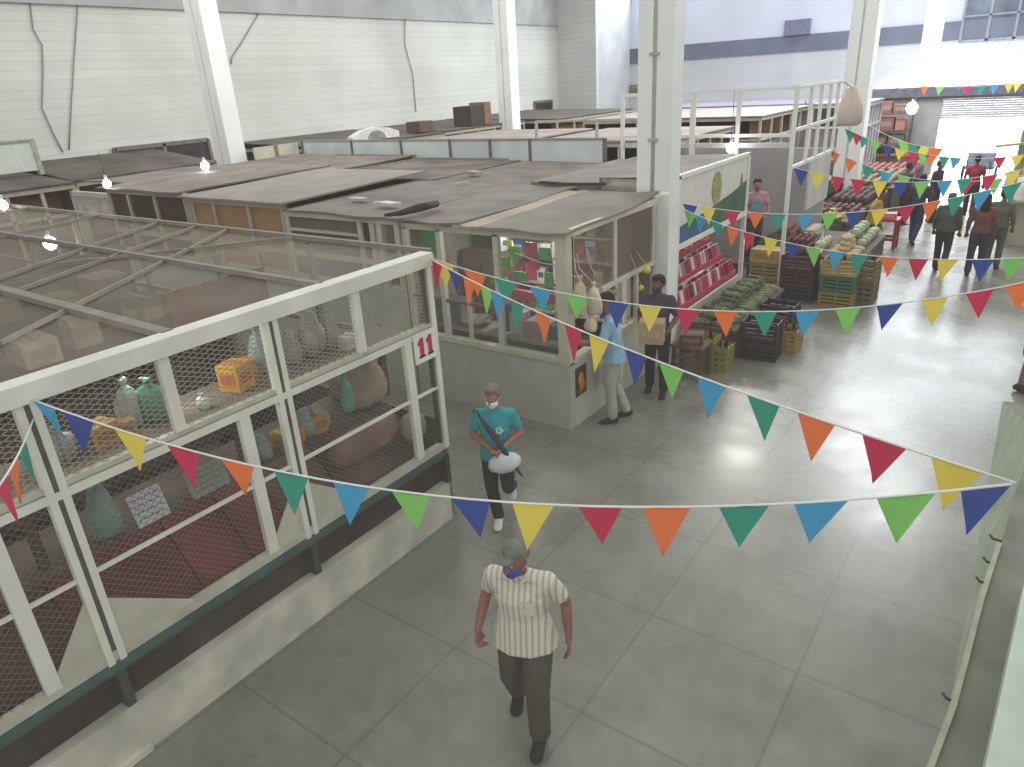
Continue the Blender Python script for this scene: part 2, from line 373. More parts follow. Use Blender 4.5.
# roof frame and dusty netting
mb = MB(); mb.box(-16, SX-.12, Y0, 4.9, 2.80, 2.806)
def net_mat(name, c, op0, op1):
    mt, nt, b = base_mat(name); L = nt.links.new
    g = nt.nodes.new('ShaderNodeNewGeometry'); n = nt.nodes.new('ShaderNodeTexNoise'); n.inputs['Scale'].default_value = 1.3; n.inputs['Detail'].default_value = 6
    L(g.outputs['Position'], n.inputs['Vector'])
    r = nt.nodes.new('ShaderNodeMapRange'); r.inputs['From Min'].default_value = .35; r.inputs['From Max'].default_value = .65; r.inputs['To Min'].default_value = op0; r.inputs['To Max'].default_value = op1
    L(n.outputs['Fac'], r.inputs['Value'])
    b.inputs['Base Color'].default_value = lin(c); b.inputs['Roughness'].default_value = .9
    mx = nt.nodes.new('ShaderNodeMixShader'); t = nt.nodes.new('ShaderNodeBsdfTransparent'); out = nt.nodes['Material Output']
    L(r.outputs[0], mx.inputs[0]); L(t.outputs[0], mx.inputs[1]); L(b.outputs[0], mx.inputs[2]); L(mx.outputs[0], out.inputs[0]); return mt
mb = MB(); quadpts(mb, [(-16, Y0, 2.80), (SX-.12, Y0, 2.80), (SX-.12, 4.9, 2.80), (-16, 4.9, 2.80)])
mb.build('roof_netting', net_mat('dusty_netting', '857d70', .42, .62), S11)
BEAM = M('837f73', .7, .12)
for y, w in ((2.25, .085), (3.57, .05), (.9, .06), (-.5, .06), (4.88, .05)):
    MB().box(-16, SX-.1, y-w/2, y+w/2, 2.815, 2.86).build('roof_beam', BEAM, S11)
for a, b in (((-5.5, 1.6), (-7.75, 4.88)), ((-7.7, 2.3), (-9.27, 4.88)), ((-10.46, 3.43), (-10.9, 4.88)), ((-7.9, 3.0), (-6.5, 4.85)), ((-7.0, 2.2), (-8.4, 4.88)), ((-12.5, 2.2), (-13.2, 4.88)), ((-9.2, .5), (-10.46, 3.43)), ((-6.9, -.4), (-7.7, 2.3))):
    MB().bar((a[0], a[1], 2.83), (b[0], b[1], 2.83), .03, .03).build('roof_bar', BEAM, S11)
MB().box(-16, -15.9, Y0, 4.9, 0, 2.8).build('back_wall', M('5c5148', .9, .2), S11)
MB().box(-16, SX-.2, Y0-.05, Y0, 0, 2.8).build('side_wall', M('5c5148', .9, .2), S11)
mb = MB(); mb.box(-16, SX-.1, 4.8, 4.84, 0, 1.1); mb.build('end_panel', M('7b736a', .9, .2), S11)
for x in (-6.2, -8, -9.8, -11.6, -13.4): MB().box(x-.03, x+.03, 4.78, 4.84, 1.1, 2.8).build('end_post', BEAM, S11)
mb = MB(); mb.box(-15.9, SX-.1, 4.79, 4.83, 1.9, 1.95); mb.build('end_rail', BEAM, S11)
MB().box(-10.02, -9.98, Y0, 4.7, 0, 2.5).build('partition_board', M('574c44', .9, .25, 2.), S11)

# ---- things inside stall 11
def on_x(x, px, py): return oX(x, px, py)
CT = thing('display_counter', 'dark wooden display counter with sloping dark red trays behind the wire mesh of stall 11', 'counter', (-5, 1.4, 0))
MB().box(-5.75, -5.04, -1.4, 4.55, 1.22, 1.28).build('counter_top', M('6d6257', .8, .25, 3.), CT)
reds = [('6a4a44', -1.4, .4), ('5d3a38', .42, 1.2), ('6e3034', 1.22, 2.05), ('7d3a3c', 2.07, 2.5), ('8a4348', 2.52, 2.9), ('6d5a4e', 2.92, 3.5), ('64544a', 3.52, 4.55)]
for c, a, b in reds:
    mb = MB(); mb.hexa([(-4.66, a, .84), (-4.61, a, .84), (-4.61, b, .84), (-4.66, b, .84), (-5.08, a, 1.26), (-5.03, a, 1.29), (-5.03, b, 1.29), (-5.08, b, 1.26)])
    mb.box(-4.66, -4.61, a, b, .1, .84); mb.build('tray_front', M(c, .85, .3, 2.5), CT)
for y in (-1.3, 1.5, 4.45): MB().box(-5.7, -5.62, y-.04, y+.04, 0, 1.22).build('leg', WOODD, CT)
SH = thing('storage_shelf', 'grey plank shelf running just behind the middle rail of stall 11', 'shelf', (-5, 1.4, 0))
mb = MB(); mb.box(-5.25, -4.7, -1.4, 4.6, 2.06, 2.1); mb.build('plank', M('857b6f', .8, .25, 3., stretch=(1, .2, 1)), SH)
for y in (-.45, 1.3, 2.95, 4.7): MB().box(-5.22, -5.16, y-.03, y+.03, 1.28, 2.06).build('bracket', WOODD, SH)

def bag(name, c, size, mat, tied=True, seed=0, n=14):
    """a slumped, creased bag with a gathered neck"""
    r = random.Random(seed); w, d, h = size
    prof = [(.02, 0), (.36, .0), (.5, .1), (.53, .3), (.48, .55), (.34, .74), (.13 if tied else .3, .84), (.08 if tied else .26, .88), (.16 if tied else .24, .96), (.19 if tied else .2, 1.0), (.02, .97)]
    mb = MB(); mb.lathe(prof, (0, 0, 0), n)
    ph = [r.uniform(0, 6.28) for _ in range(4)]
    for i, v in enumerate(mb.v):
        t = math.atan2(v.y, v.x); k = 1+.13*math.sin(3*t+ph[0]+v.z*3)+.08*math.sin(7*t+ph[1]+v.z*5)
        mb.v[i] = Vector((v.x*k*w+.05*w*math.sin(v.z*4+ph[2]), v.y*k*d, v.z*h*(1+.03*math.sin(2*t+ph[3])))) + Vector(c)
    return mb.build(name, mat)
def carton(name, c, d, rz, mat, flap=None):
    t = MB(); t.cbox((c[0], c[1], c[2]+d[2]/2), d, rz)
    t.cur = 1; z = c[2]+d[2]+.002; R = Matrix.Rotation(rz, 3, 'Z')
    t.add([Vector((c[0], c[1], z))+R@Vector(p) for p in [(-d[0]/2, -.02, 0), (d[0]/2, -.02, 0), (d[0]/2, .02, 0), (-d[0]/2, .02, 0)]], [(0, 1, 2, 3)])
    for s in (-1, 1):  # printed band on the two long faces
        t.add([Vector((c[0], c[1], c[2]))+R@Vector(p) for p in [(-d[0]*.35, s*(d[1]/2+.002), d[2]*.3), (d[0]*.35, s*(d[1]/2+.002), d[2]*.3), (d[0]*.35, s*(d[1]/2+.002), d[2]*.7), (-d[0]*.35, s*(d[1]/2+.002), d[2]*.7)]], [(0, 1, 2, 3)])
        t.add([Vector((c[0], c[1], c[2]))+R@Vector(p) for p in [(s*(d[0]/2+.002), -d[1]*.35, d[2]*.3), (s*(d[0]/2+.002), d[1]*.35, d[2]*.3), (s*(d[0]/2+.002), d[1]*.35, d[2]*.7), (s*(d[0]/2+.002), -d[1]*.35, d[2]*.7)]], [(0, 1, 2, 3)])
    return t.build(name, [mat, flap or M('c9a070', .7, .1)])
def at_shelf(px, py, x=-4.95): p = oX(x, px, py); return (p.x, min(p.y, 4.55), 2.103)
def at_counter(px, py, x=-5.2): x = min(x, -5.2); p = oX(x, px, py); return (p.x, min(p.y, 4.42), 1.285)
# on the shelf (upper row)
tag(carton('carton', at_shelf(238, 385), (.2, .2, .22), .3, M('d8a431', .6, .1), M('d06a2c')), 'orange-yellow carton standing on the plank shelf behind the second mesh bay', 'carton')
tag(carton('carton', at_shelf(256, 380, -5.1), (.16, .16, .15), .1, M('c98a2e', .6, .1), M('d8b04a')), 'smaller ochre carton beside the orange-yellow carton on the plank shelf', 'carton')
tag(bag('plastic_bag', at_shelf(262, 372, -5.05), (.15, .15, .42), M('a6bdb8', .35, .15, 9., trans=.2), seed=1), 'tall pale teal plastic bag on the plank shelf next to the orange-yellow carton', 'plastic bag')
tag(bag('plastic_bag', at_shelf(160, 425, -5.0), (.24, .24, .32), M('3f8a74', .4, .15, 8.), seed=2), 'bulging green plastic bag on the plank shelf under the roof rail', 'plastic bag')
tag(bag('plastic_bag', at_shelf(135, 425, -5.05), (.17, .17, .36), M('b4c4c0', .35, .15, 8., trans=.15), seed=3), 'pale grey-white plastic bag left of the bulging green bag', 'plastic bag')
tag(carton('carton', at_shelf(98, 432), (.18, .2, .16), .2, M('b8923a', .6, .12), M('8a6a30')), 'dull yellow carton left of the pale grey bag behind the mesh', 'carton')
tag(carton('carton', at_shelf(120, 432), (.16, .2, .12), -.2, M('a58446', .6, .12), M('8a6a30')), 'flat tan-yellow carton between the dull yellow carton and the pale grey bag', 'carton')
tag(bag('plastic_bag', at_shelf(66, 462), (.19, .2, .24), M('8d9090', .4, .12, 8., trans=.1), seed=4), 'grey plastic bag on the plank shelf below the blue pennant', 'plastic bag')
for i, (px, py, s, tx) in enumerate([(315, 365, .3, 'large crumpled clear grey plastic bag on the shelf in the right mesh bay'), (298, 378, .22, 'small crumpled clear bag left of the large clear grey bag'), (333, 358, .24, 'crumpled clear bag right of the large clear grey bag, leaning against it')]):
    tag(bag('plastic_bag', at_shelf(px, py, -5.0), (s*.75, s*.75, s*1.35), M('a5a59c', .3, .2, 7., trans=.12), tied=False, seed=5+i), tx, 'plastic bag')
tag(carton('carton', at_shelf(350, 352, -4.85), (.12, .14, .12), .2, M('d9d4cc', .6, .05), M('c7b9b0')), 'small white carton on the shelf beside the upper right mullion', 'carton')
tag(bag('plastic_bag', at_shelf(205, 410, -4.85), (.1, .1, .12), M('dfe2dc', .4, .1, 8.), seed=9), 'small white bag on the shelf just right of the green bag and the mullion', 'plastic bag')
# red cloth hanging behind
mb = MB(); n = 16
for i in range(n+1):
    y = 3.05+1.0*i/n; x = -6.0+.03*math.sin(i*1.7)
    mb.v += [Vector((x, y, 2.3)), Vector((x+.02, y, 2.74))]
mb.f = [(2*i, 2*i+2, 2*i+3, 2*i+1) for i in range(n)]; mb.mi = [0]*n; mb.sm = [True]*n
tag(mb.build('hanging_cloth', M('6a3c36', .9, .2)), 'reddish brown cloth hanging behind the clear bags in the right mesh bay', 'cloth')
# on the counter (lower row)
def price_card(px, py, w, h, mat, label, tilt=.35):
    p = oX(-5.08, px, py); t = thing('price_card', label, 'price card', (p.x, p.y, 1.28))
    R = Matrix.Rotation(tilt, 3, 'Y'); c = Vector((p.x, p.y, 1.28))
    Pt = lambda y, z, o=0: c+Matrix.Rotation(-tilt, 3, 'Y')@Vector((o, y, z))
    mb = MB(); mb.hexa([Pt(-w/2, 0), Pt(-w/2, 0, .006), Pt(w/2, 0, .006), Pt(w/2, 0), Pt(-w/2, h), Pt(-w/2, h, .006), Pt(w/2, h, .006), Pt(w/2, h)]); mb.build('card', mat, t)
    s = MB(); r = random.Random(int(px))
    for i in range(4):
        z = h*(.82-.2*i); y = -w*.4
        while y < w*.36:
            l = r.uniform(.015, .05)*w/.3; s.add([Pt(y, z-.008, .008), Pt(min(y+l, w*.42), z-.004, .008), Pt(min(y+l, w*.42), z+.008, .008), Pt(y, z+.004, .008)], [(0, 1, 2, 3)]); y += l+.012
    s.build('handwriting', M('6d7484', .7, .1), t)
price_card(157, 525, .26, .26, M('d9dce2', .6, .05), 'white handwritten price card on the counter under the red pennant')
price_card(213, 492, .34, .24, M('a3a597', .6, .08), 'grey-green handwritten card right of the white price card')
tag(bag('plastic_bag', at_counter(112, 540, -4.85), (.24, .22, .42), M('8fb0a6', .4, .15, 7., trans=.05), tied=False, seed=20), 'pale sea-green plastic bag on the counter left of the white price card', 'plastic bag')
tag(bag('plastic_bag', at_counter(265, 470, -4.95), (.26, .2, .22), M('9aa9a2', .5, .1, 5., trans=.05), tied=False, seed=21), 'slumped grey-green plastic bag behind the lower mullion of the second bay', 'plastic bag')
tag(carton('carton', at_counter(290, 447, -4.9), (.2, .24, .15), .1, M('c9a83e', .6, .12), M('b48a30')), 'yellow packet left of the bay post at counter height', 'carton')
tag(carton('carton', at_counter(315, 436, -4.9), (.2, .22, .18), -.15, M('c6a544', .6, .12), M('a88434')), 'yellow packet right of the bay post at counter height', 'carton')
p = oX(-4.7, 349, 411); hb = bag('plastic_bag', (p.x, p.y, p.z), (.13, .12, .36), M('5fa890', .4, .15, 8., trans=.1), seed=23)
tag(hb, 'turquoise plastic bag hanging by a string from the middle rail in the right bay', 'plastic bag')
q = pj(p); mb = MB(); mb.tube([p+Vector((0, 0, .33)), Vector((p.x+.1, p.y, 2.1))], .006, 6); mb.build('string', M('c9c9bd'), hb)
tag(bag('sack', at_counter(388, 422, -5.25), (.42, .44, .62), M('a89c86', .85, .15, 5.), tied=False, seed=24), 'big beige sack standing on the counter at the right end of the cage', 'sack')
tag(bag('sack', at_counter(352, 424, -5.5), (.3, .3, .6), M('8d8070', .85, .15, 5.), tied=False, seed=25), 'brownish sack behind and left of the big beige sack', 'sack')
def floor_sack(px, py, x, z0, sz, c, label, seed):
    p = oX(x, px, py); tag(bag('sack', (p.x, p.y, z0), sz, M(c, .85, .2, 4.), tied=False, seed=seed), label, 'sack')
for i, (px, py, w, c, tx) in enumerate([(322, 425, .2, 'b9b5a6', 'crumpled off-white bag right of the yellow packet on the counter'), (305, 408, .22, '96a49c', 'grey-green crumpled bag above the yellow packets')]):
    tag(bag('plastic_bag', at_counter(px, py+16, -5.2), (w, w, w*1.2), M(c, .4, .2, 7.), tied=False, seed=30+i), tx, 'plastic bag')
def soft_sack(c, size, col, label, seed):
    r = random.Random(seed); mb = MB(); mb.ball((0, 0, 0), 1, 18, 12)
    for i, v in enumerate(mb.v):
        t = math.atan2(v.y, v.x); k = 1+.06*math.sin(3*t+seed)+.05*math.sin(5*v.z*2+t*2)
        s = lambda a: math.copysign(abs(a)**.7, a)
        mb.v[i] = Vector((s(v.x)*k*size[0], s(v.y)*k*size[1], (s(v.z)+1)*size[2]))+Vector(c)
    tag(mb.build('sack', M(col, .85, .2, 3.)), label, 'sack')
soft_sack((-4.72, 3.9, 1.06), (.1, .42, .16), '8f6e6c', 'plump pinkish lilac sack lying behind the lower right mesh panel', 3)
soft_sack((-4.66, 4.5, .98), (.1, .14, .14), '9a948e', 'small grey sack at the very right end of the lower mesh', 5)
# shelving seen through the roof netting
for i, (x, y, wd, c, lb) in enumerate([(-6.9, 1.4, 5., '54463c', 'long brown shelving unit under the netting roof of stall 11, nearest the front'), (-8.6, 1.4, 5., '4a4039', 'long dark brown shelving unit in the middle of stall 11 under the netting'), (-11.6, 1.85, 3.5, '57493e', 'brown shelving unit deep inside stall 11 below the lamp'), (-13.6, 1.85, 3.5, '4c413a', 'rear brown shelving unit at the far left inside stall 11')]):
    t = thing('shelving_unit', lb, 'shelving', (x, y, 0))
    for z in (.3, .95, 1.6, 2.2): MB().box(x-.35, x+.35, y-wd/2, y+wd/2, z, z+.04).build('shelf_board', M(c, .9, .25, 3.), t)
    for yy in (y-wd/2, y, y+wd/2): MB().box(x-.35, x+.35, yy-.02, yy+.02, 0, 2.24).build('upright', M(c, .9, .25, 3.), t)
goods = ['8a7d5f', '6e5a44', 'b0a58e', '7c3f36', 'a59a5a', '5d6a58', '94877a', 'c0b8a4']
g0 = None
for x in (-6.9, -8.6, -11.6, -13.6):
    for k in range(9):
        y = -.3+.5*k+rnd.uniform(-.1, .1)
        if x < -11: y = .3+.37*k
        d = (rnd.uniform(.25, .5), rnd.uniform(.2, .38), rnd.uniform(.12, .3))
        tag(carton('carton', (x+rnd.uniform(-.08, .08), y, 2.24), d, rnd.uniform(-.2, .2), M(goods[rnd.randrange(8)], .8, .2), M('a5967c')),
            'dusty carton on the top shelf boards seen dimly through the netting roof', 'carton', 'cartons under the netting roof')
tag(carton('carton', (-10.6, 4.35, 1.95), (.5, .5, .35), .2, M('cfc08a', .7, .1), M('b5a060')), 'pale yellow box seen through the netting near its far edge', 'carton')
tbx = thing('work_table', 'low brown table under the far edge of the netting roof holding the pale yellow box', 'table', (-10.9, 4.2, 0))
MB().box(-11.8, -10.2, 3.9, 4.7, 1.9, 1.95).build('table_top', M('6b5b4c', .8, .2), tbx)
for x in (-11.7, -10.3):
    for y in (3.95, 4.62): MB().box(x-.03, x+.03, y-.03, y+.03, 0, 1.9).build('leg', WOODD, tbx)
tag(carton('carton', (-11.4, 4.3, 1.95), (.4, .4, .25), .1, M('c9b9ac', .7, .1), M('a5967c')), 'pale pinkish box left of the pale yellow box under the netting', 'carton')

# lamps
def lamp(p, label, cord=.5, r=.07):
    t = thing('light_bulb', label, 'lamp', p)
    MB().ball(p, (r, r, r*1.15), 12, 8).build('bulb', emit('f4f6ff', 14), t)
    MB().tube([Vector(p)+Vector((0, 0, r)), Vector(p)+Vector((0, 0, r+.09))], .03, 8).build('socket', M('d8d8d0'), t)
    MB().tube([Vector(p)+Vector((0, 0, r+.08)), Vector(p)+Vector((0, 0, r+cord))], .006, 5).build('cord', M('55524c'), t)
lamp(oZ(2.5, 50, 243), 'glowing white bulb under the netting roof of stall 11', .3, .09)
lamp(oZ(2.9, 107, 184), 'glowing white bulb above the roof edge left of the brown panels', .5, .075)
lamp(oZ(2.95, 205, 166), 'glowing white bulb beside the foot of the leaning left column', .5, .09)
lamp(oZ(2.9, 3, 205), 'glowing white bulb at the left edge of the picture', .4, .07)
lamp(oY(13.7, 731, 148), 'round glowing white lamp in front of the tall white cage', .9, .085)

# ================================================================== KIOSK ROW BEHIND THE CROSS ALLEY
KX, KY = -4.37, 7.08
GL = glass_mat('b4b9b4', .10); NETP = net_mat('fine_netting', '7d7068', .45, .6)
KW = M('b4b7a8', .7, .1, 2.); KF = M('c0c0ae', .6, .08, 3.); KF2 = M('cfc9b8', .6, .07, 3.)
K1 = thing('kiosk', 'white corner kiosk with glazed front, netted side window and a poster on its low wall', 'kiosk', (KX, KY, 0))
mb = MB(); mb.box(-7.05, KX, KY, KY+.12, 0, .92); mb.build('base_wall', KW, K1)
mb = MB(); mb.box(KX-.12, KX, KY+.12, 9.55, 0, .92); mb.build('side_base_wall', M('c6c4b4', .7, .1, 2.), K1)
MB().box(-7.05, KX-.15, KY-.02, KY+.1, .92, .99).build('window_sill', KF, K1)
MB().box(KX-.1, KX+.02, KY+.1, 9.55, .92, .98).build('side_sill', KF2, K1)
MB().box(KX-.16, KX, KY-.01, KY+.15, .9, 2.58).build('corner_post', KF, K1)
for x in (-7.02, -6.4, -5.44): MB().box(x-.04, x+.04, KY, KY+.07, .99, 2.5).build('mullion', KF, K1)
MB().box(-6.0, -5.94, KY+.02, KY+.05, .99, 1.75).build('mullion', KF, K1)
MB().box(-7.05, KX-.02, KY, KY+.08, 2.48, 2.56).build('top_rail', KF, K1)
MB().box(-6.98, -5.5, KY+.01, KY+.05, 1.5, 1.54).build('cross_rail', M('6f6c62', .7), K1)
for a, b in ((-6.98, -6.44), (-6.36, -5.48), (-5.40, -4.53)): MB().box(a, b, KY+.03, KY+.036, .99, 2.48).build('window_pane', GL, K1)
# side with netting
for y in (KY+.14, 8.32, 9.5): MB().box(KX-.05, KX, y-.025, y+.025, 1.68, 2.56).build('side_post', KF2, K1)
MB().box(KX-.05, KX+.01, KY+.1, 9.55, 2.53, 2.62).build('side_top_rail', KF2, K1)
MB().box(KX-.05, KX+.01, KY+.1, 9.55, 1.66, 1.72).build('side_middle_rail', KF2, K1)
for a, b in ((KY+.16, 8.3), (8.34, 9.48)): MB().box(KX-.03, KX-.026, a, b, 1.72, 2.53).build('netting', NETP, K1)
for y in (8.65, 9.0): MB().box(KX-.06, KX-.01, y-.03, y+.03, .98, 1.68).build('hatch_post', KF2, K1)
MB().box(-7.03, KX-.05, 9.5, 9.56, 0, 2.55).build('back_wall', M('8d857a', .8, .15), K1)
mb = MB(); mb.box(-7.1, -7.05, KY+.1, 9.5, 0, 2.55); mb.build('party_wall', M('8f8a7f', .8, .15), K1)
ps = MB().hexa([(KX+.003, 7.2, .42), (KX+.012, 7.2, .42), (KX+.012, 7.47, .42), (KX+.003, 7.47, .42), (KX+.003, 7.2, .82), (KX+.012, 7.2, .82), (KX+.012, 7.47, .82), (KX+.003, 7.47, .82)]).build('poster', M('4a2d2a', .5, .3, 9.), K1)
p2 = MB(); p2.ball((KX+.014, 7.33, .64), (.006, .07, .1), 12, 8); p2.ball((KX+.014, 7.36, .54), (.006, .08, .05), 12, 8); p2.build('poster_print', M('c98a35', .6, .35, 14.), ps)
MB().ball((KX+.014, 7.30, .47), (.006, .06, .03), 10, 6).build('poster_print', M('b83a34', .6, .2), ps)

# other kiosks of the row: only their upper parts show
def row_kiosk(name, label, x0, x1, panels, mats, frame, ztop, y1=13.2):
    t = thing(name, label, 'kiosk', (x1, KY, 0))
    MB().box(x0, x1, KY, KY+.1, 0, 1.6).build('base_wall', KW, t)
    for i, m_ in enumerate(mats):
        a, b = x0+(x1-x0)*panels[i], x0+(x1-x0)*panels[i+1]
        MB().box(a+.04, b-.04, KY+.03, KY+.06, 1.6, ztop-.1).build('panel', m_, t)
    for q in panels:
        x = max(x0+.05, min(x1-.05, x0+(x1-x0)*q)); MB().box(x-.045, x+.045, KY-.01, KY+.08, 1.55, ztop-.04).build('mullion', frame, t)
    MB().box(x0, x1, KY-.02, KY+.08, ztop-.1, ztop-.02).build('top_rail', frame, t)
    MB().box(x0, x1, KY-.02, KY+.08, 1.9, 1.98).build('middle_rail', frame, t)
    MB().box(x0, x1, y1-.05, y1, 0, ztop).build('back_wall', M('8d857a', .8, .15), t)
    MB().box(x0+.01, x0+.05, KY+.1, y1-.05, 0, ztop-.02).build('party_wall', M('8f8a7f', .8, .15), t)
    return t
OCH = M('9c7a52', .8, .18, 2.); MAR = M('4a2f2c', .85, .25, 2.5)
k2 = row_kiosk('kiosk', 'kiosk with dusty glazed front left of the corner kiosk', -9.6, -7.1, [0, .68, .78, .84, 1], [net_mat('dark_pane', '6f6a60', .8, .95), M('45413c', .9), KF, GL], KF, 2.62)
MB().box(-9.5, -7.95, KY-.02, KY+.02, 2.3, 2.34).build('cross_rail', KF, k2)
row_kiosk('kiosk', 'kiosk with three ochre brown upper panels in a pale frame', -12.35, -9.6, [0, .06, .3, .66, 1], [KF, OCH, OCH, OCH], M('a89f8c', .7, .1), 2.72)
row_kiosk('kiosk', 'kiosk with dark maroon upper panels left of the ochre panels', -15.2, -12.35, [0, .28, .62, 1], [MAR, M('3b2a28', .85, .3), MAR], M('a89f8c', .7, .1), 2.78)
# a framed white notice in the alley, left of the maroon panels
t = thing('display_board', 'white framed board standing left of the dark maroon panels', 'board', (-15.9, KY, 0))
MB().box(-17.2, -15.35, KY+.2, KY+.24, 2.1, 2.55).build('board', M('bdbab2', .7, .2, 4.), t)
for a in (-17.2, -15.35): MB().box(a-.04, a+.04, KY+.17, KY+.25, 0, 2.62).build('post', KF, t)
MB().box(-17.2, -15.35, KY+.17, KY+.25, 2.52, 2.62).build('frame_rail', KF, t)

# roof sheets over the row (each sheet is its own slab)
def sheet(x0, x1, y0, y1, z0, z1, mat, label, curl=0, thick=.03):
    mb = MB(); nx, ny = 8, 10; top = []; r = random.Random(int((x0+y0)*97))
    ph = r.uniform(0, 6)
    for j in range(ny+1):
        for i in range(nx+1):
            u, v = i/nx, j/ny
            x, y = x0+(x1-x0)*u, y0+(y1-y0)*v
            z = z0+(z1-z0)*v+.012*math.sin(u*7+ph)*math.cos(v*6+ph)+curl*max(0, (v-.75))**2*8*u
            if 0 < i < nx and 0 < j < ny: pass
            else: x += .02*math.sin(9*v+ph); y += .02*math.sin(11*u+ph)
            top.append(Vector((x, y, z)))
    n = len(top); bot = [p-Vector((0, 0, thick)) for p in top]
    f = []
    for j in range(ny):
        for i in range(nx):
            a = j*(nx+1)+i; f.append((a, a+1, a+nx+2, a+nx+1)); f.append((n+a+nx+1, n+a+nx+2, n+a+1, n+a))
    for i in range(nx): f += [(n+i, n+i+1, i+1, i), (ny*(nx+1)+i, ny*(nx+1)+i+1, n+ny*(nx+1)+i+1, n+ny*(nx+1)+i)]
    for j in range(ny):
        a, b = j*(nx+1), (j+1)*(nx+1); f += [(a, b, n+b, n+a), (n+a+nx, n+b+nx, b+nx, a+nx)]
    mb.add(top+bot, f)
    return tag(mb.build('roof_sheet', mat), label, 'roof sheet')
RA, RB, RC, RD = M('7f7870', .9, .16, 1.8), M('777067', .9, .2, 1.4), M('858077', .9, .13, 2.), M('6f675f', .9, .22, 1.6)
sheet(-5.62, -4.33, 7.0, 9.56, 2.60, 2.66, RC, 'grey brown roof sheet over the corner of the glazed kiosk', .1)
sheet(-6.02, -5.62, 7.0, 9.75, 2.60, 2.64, M('aba08d', .85, .1, 2.), 'narrow pale beige roof strip on the glazed kiosk')
sheet(-7.3, -5.95, 7.0, 10.0, 2.62, 2.66, RA, 'grey roof sheet with a dark lifted edge left of the pale strip', 0)
sheet(-9.55, -7.25, 7.0, 10.1, 2.63, 2.66, RB, 'dusty roof sheet over the kiosk with the glazed front')
sheet(-12.5, -9.5, 6.95, 10.4, 2.74, 2.80, M('8a847c', .9, .1, 1.5), 'broad pale grey roof sheet above the ochre panels')
sheet(-15.4, -12.45, 6.95, 10.6, 2.80, 2.84, RB, 'dark dusty roof sheet above the maroon panels')
sheet(-6.9, -5.6, 10.1, 13.2, 2.70, 2.72, RA, 'roof sheet with a dark front edge beside the tall white column', .0, .07)
sheet(-9.3, -6.95, 9.95, 13.2, 2.64, 2.66, RD, 'brown stained roof sheet in the middle of the kiosk row')
sheet(-12.5, -9.25, 10.2, 13.2, 2.66, 2.68, M('655d56', .95, .3, 1.2), 'darkest stained roof sheet in front of the long white fence')
sheet(-17.1, -12.45, 10.5, 13.2, 2.72, 2.76, RD, 'roof sheet beside the foot of the leaning left column')
sheet(-17.2, -15.35, 7.6, 10.5, 2.80, 2.78, RB, 'narrow roof sheet at the left end of the kiosk row')
sheet(-5.95, -4.76, 9.52, 10.2, 2.60, 2.62, RB, 'short roof sheet filling the gap beside the tall column')
# clutter on the roofs
def debris(px, py, z, pts, col, label, kind, h=.05):
    p = oZ(z, px, py); mb = MB(); k = len(pts)
    a = [Vector((p.x+x, p.y+y, z)) for x, y in pts]; b = [q+Vector((0, 0, h)) for q in a]
    mb.add(a+b, [tuple(reversed(range(k))), tuple(range(k, 2*k))]+[(i, (i+1) % k, k+(i+1) % k, k+i) for i in range(k)])
    tag(mb.build(kind, M(col, .8, .2)), label, kind.replace('_', ' '))
debris(385, 205, 2.68, [(-.25, 0), (.2, -.08), (.28, .06), (-.1, .14)], 'c9cccb', 'white plastic scrap lying on the roof above the glazed front', 'plastic_scrap', .04)
debris(357, 200, 2.68, [(-.2, 0), (.15, -.05), (.15, .1), (-.15, .1)], 'b9b9b6', 'small pale scrap left of the white plastic scrap on the roof', 'plastic_scrap', .03)
debris(472, 175, 2.68, [(-.15, 0), (.1, -.1), (.18, .1), (-.05, .12)], 'b5a79a', 'pale pebble-like rubble on the stained middle roof', 'rubble', .07)
debris(462, 184, 2.68, [(-.02, -.15), (.02, -.15), (.05, .15), (.0, .15)], 'c6b79e', 'short pale stick lying on the stained roof', 'stick', .03)
mb = MB(); pts = [oZ(2.70, *q) for q in [(437, 205), (420, 211), (400, 213), (385, 216)]]
for i, p in enumerate(pts): pts[i] = p+Vector((0, 0, .02+.03*math.sin(i*2)))
mb.tube(pts, [.05, .06, .04, .02], 6); tag(mb.build('tar_strip', M('33302e', .9, .3)), 'dark curled strip of roofing along the edge of the pale strip', 'roofing strip')
mb = MB(); mb.tube([oZ(2.72, *q) for q in [(540, 182), (565, 184), (590, 184), (606, 184)]], .025, 6)
tag(mb.build('tar_strip', M('3d3935', .9, .3)), 'thin dark strip along the front edge of the roof sheet by the column', 'roofing strip')

# long fence of grey-white panels behind the roofs
FN = thing('panel_fence', 'long low fence of grey-white panels standing behind the kiosk roofs', 'fence', (-12, 13.5, 0))
cols = ['c6ced1', 'ccd4d6', 'd0d8da', 'c5cdd0', 'cdd5d7', 'd3dadc']
xs = [-16.9, -14.9, -13.1, -11.5, -10.3, -9.2, -7.35]
for i in range(6):
    MB().box(xs[i]+.03, xs[i+1]-.03, 13.48, 13.52, 2.4, 3.08).build('panel', M(cols[i], .6, .08, 2.), FN)
for x in xs: MB().box(x-.03, x+.03, 13.45, 13.54, 0, 3.1).build('post', M('6d6a66', .7, .1), FN)
MB().box(-16.9, -7.35, 13.47, 13.53, 3.06, 3.11).build('top_rail', M('8f9090', .7, .1), FN)
t = thing('panel_fence', 'short cream fence turning towards the leaning left column', 'fence', (-17, 12.6, 0))
MB().box(-17.12, -17.06, 12.0, 13.45, 2.4, 3.05).build('panel', M('c2bfae', .7, .15, 2.), t)
MB().box(-17.14, -17.04, 12.65, 12.75, 0, 3.08).build('post', M('7a746c', .7, .1), t)

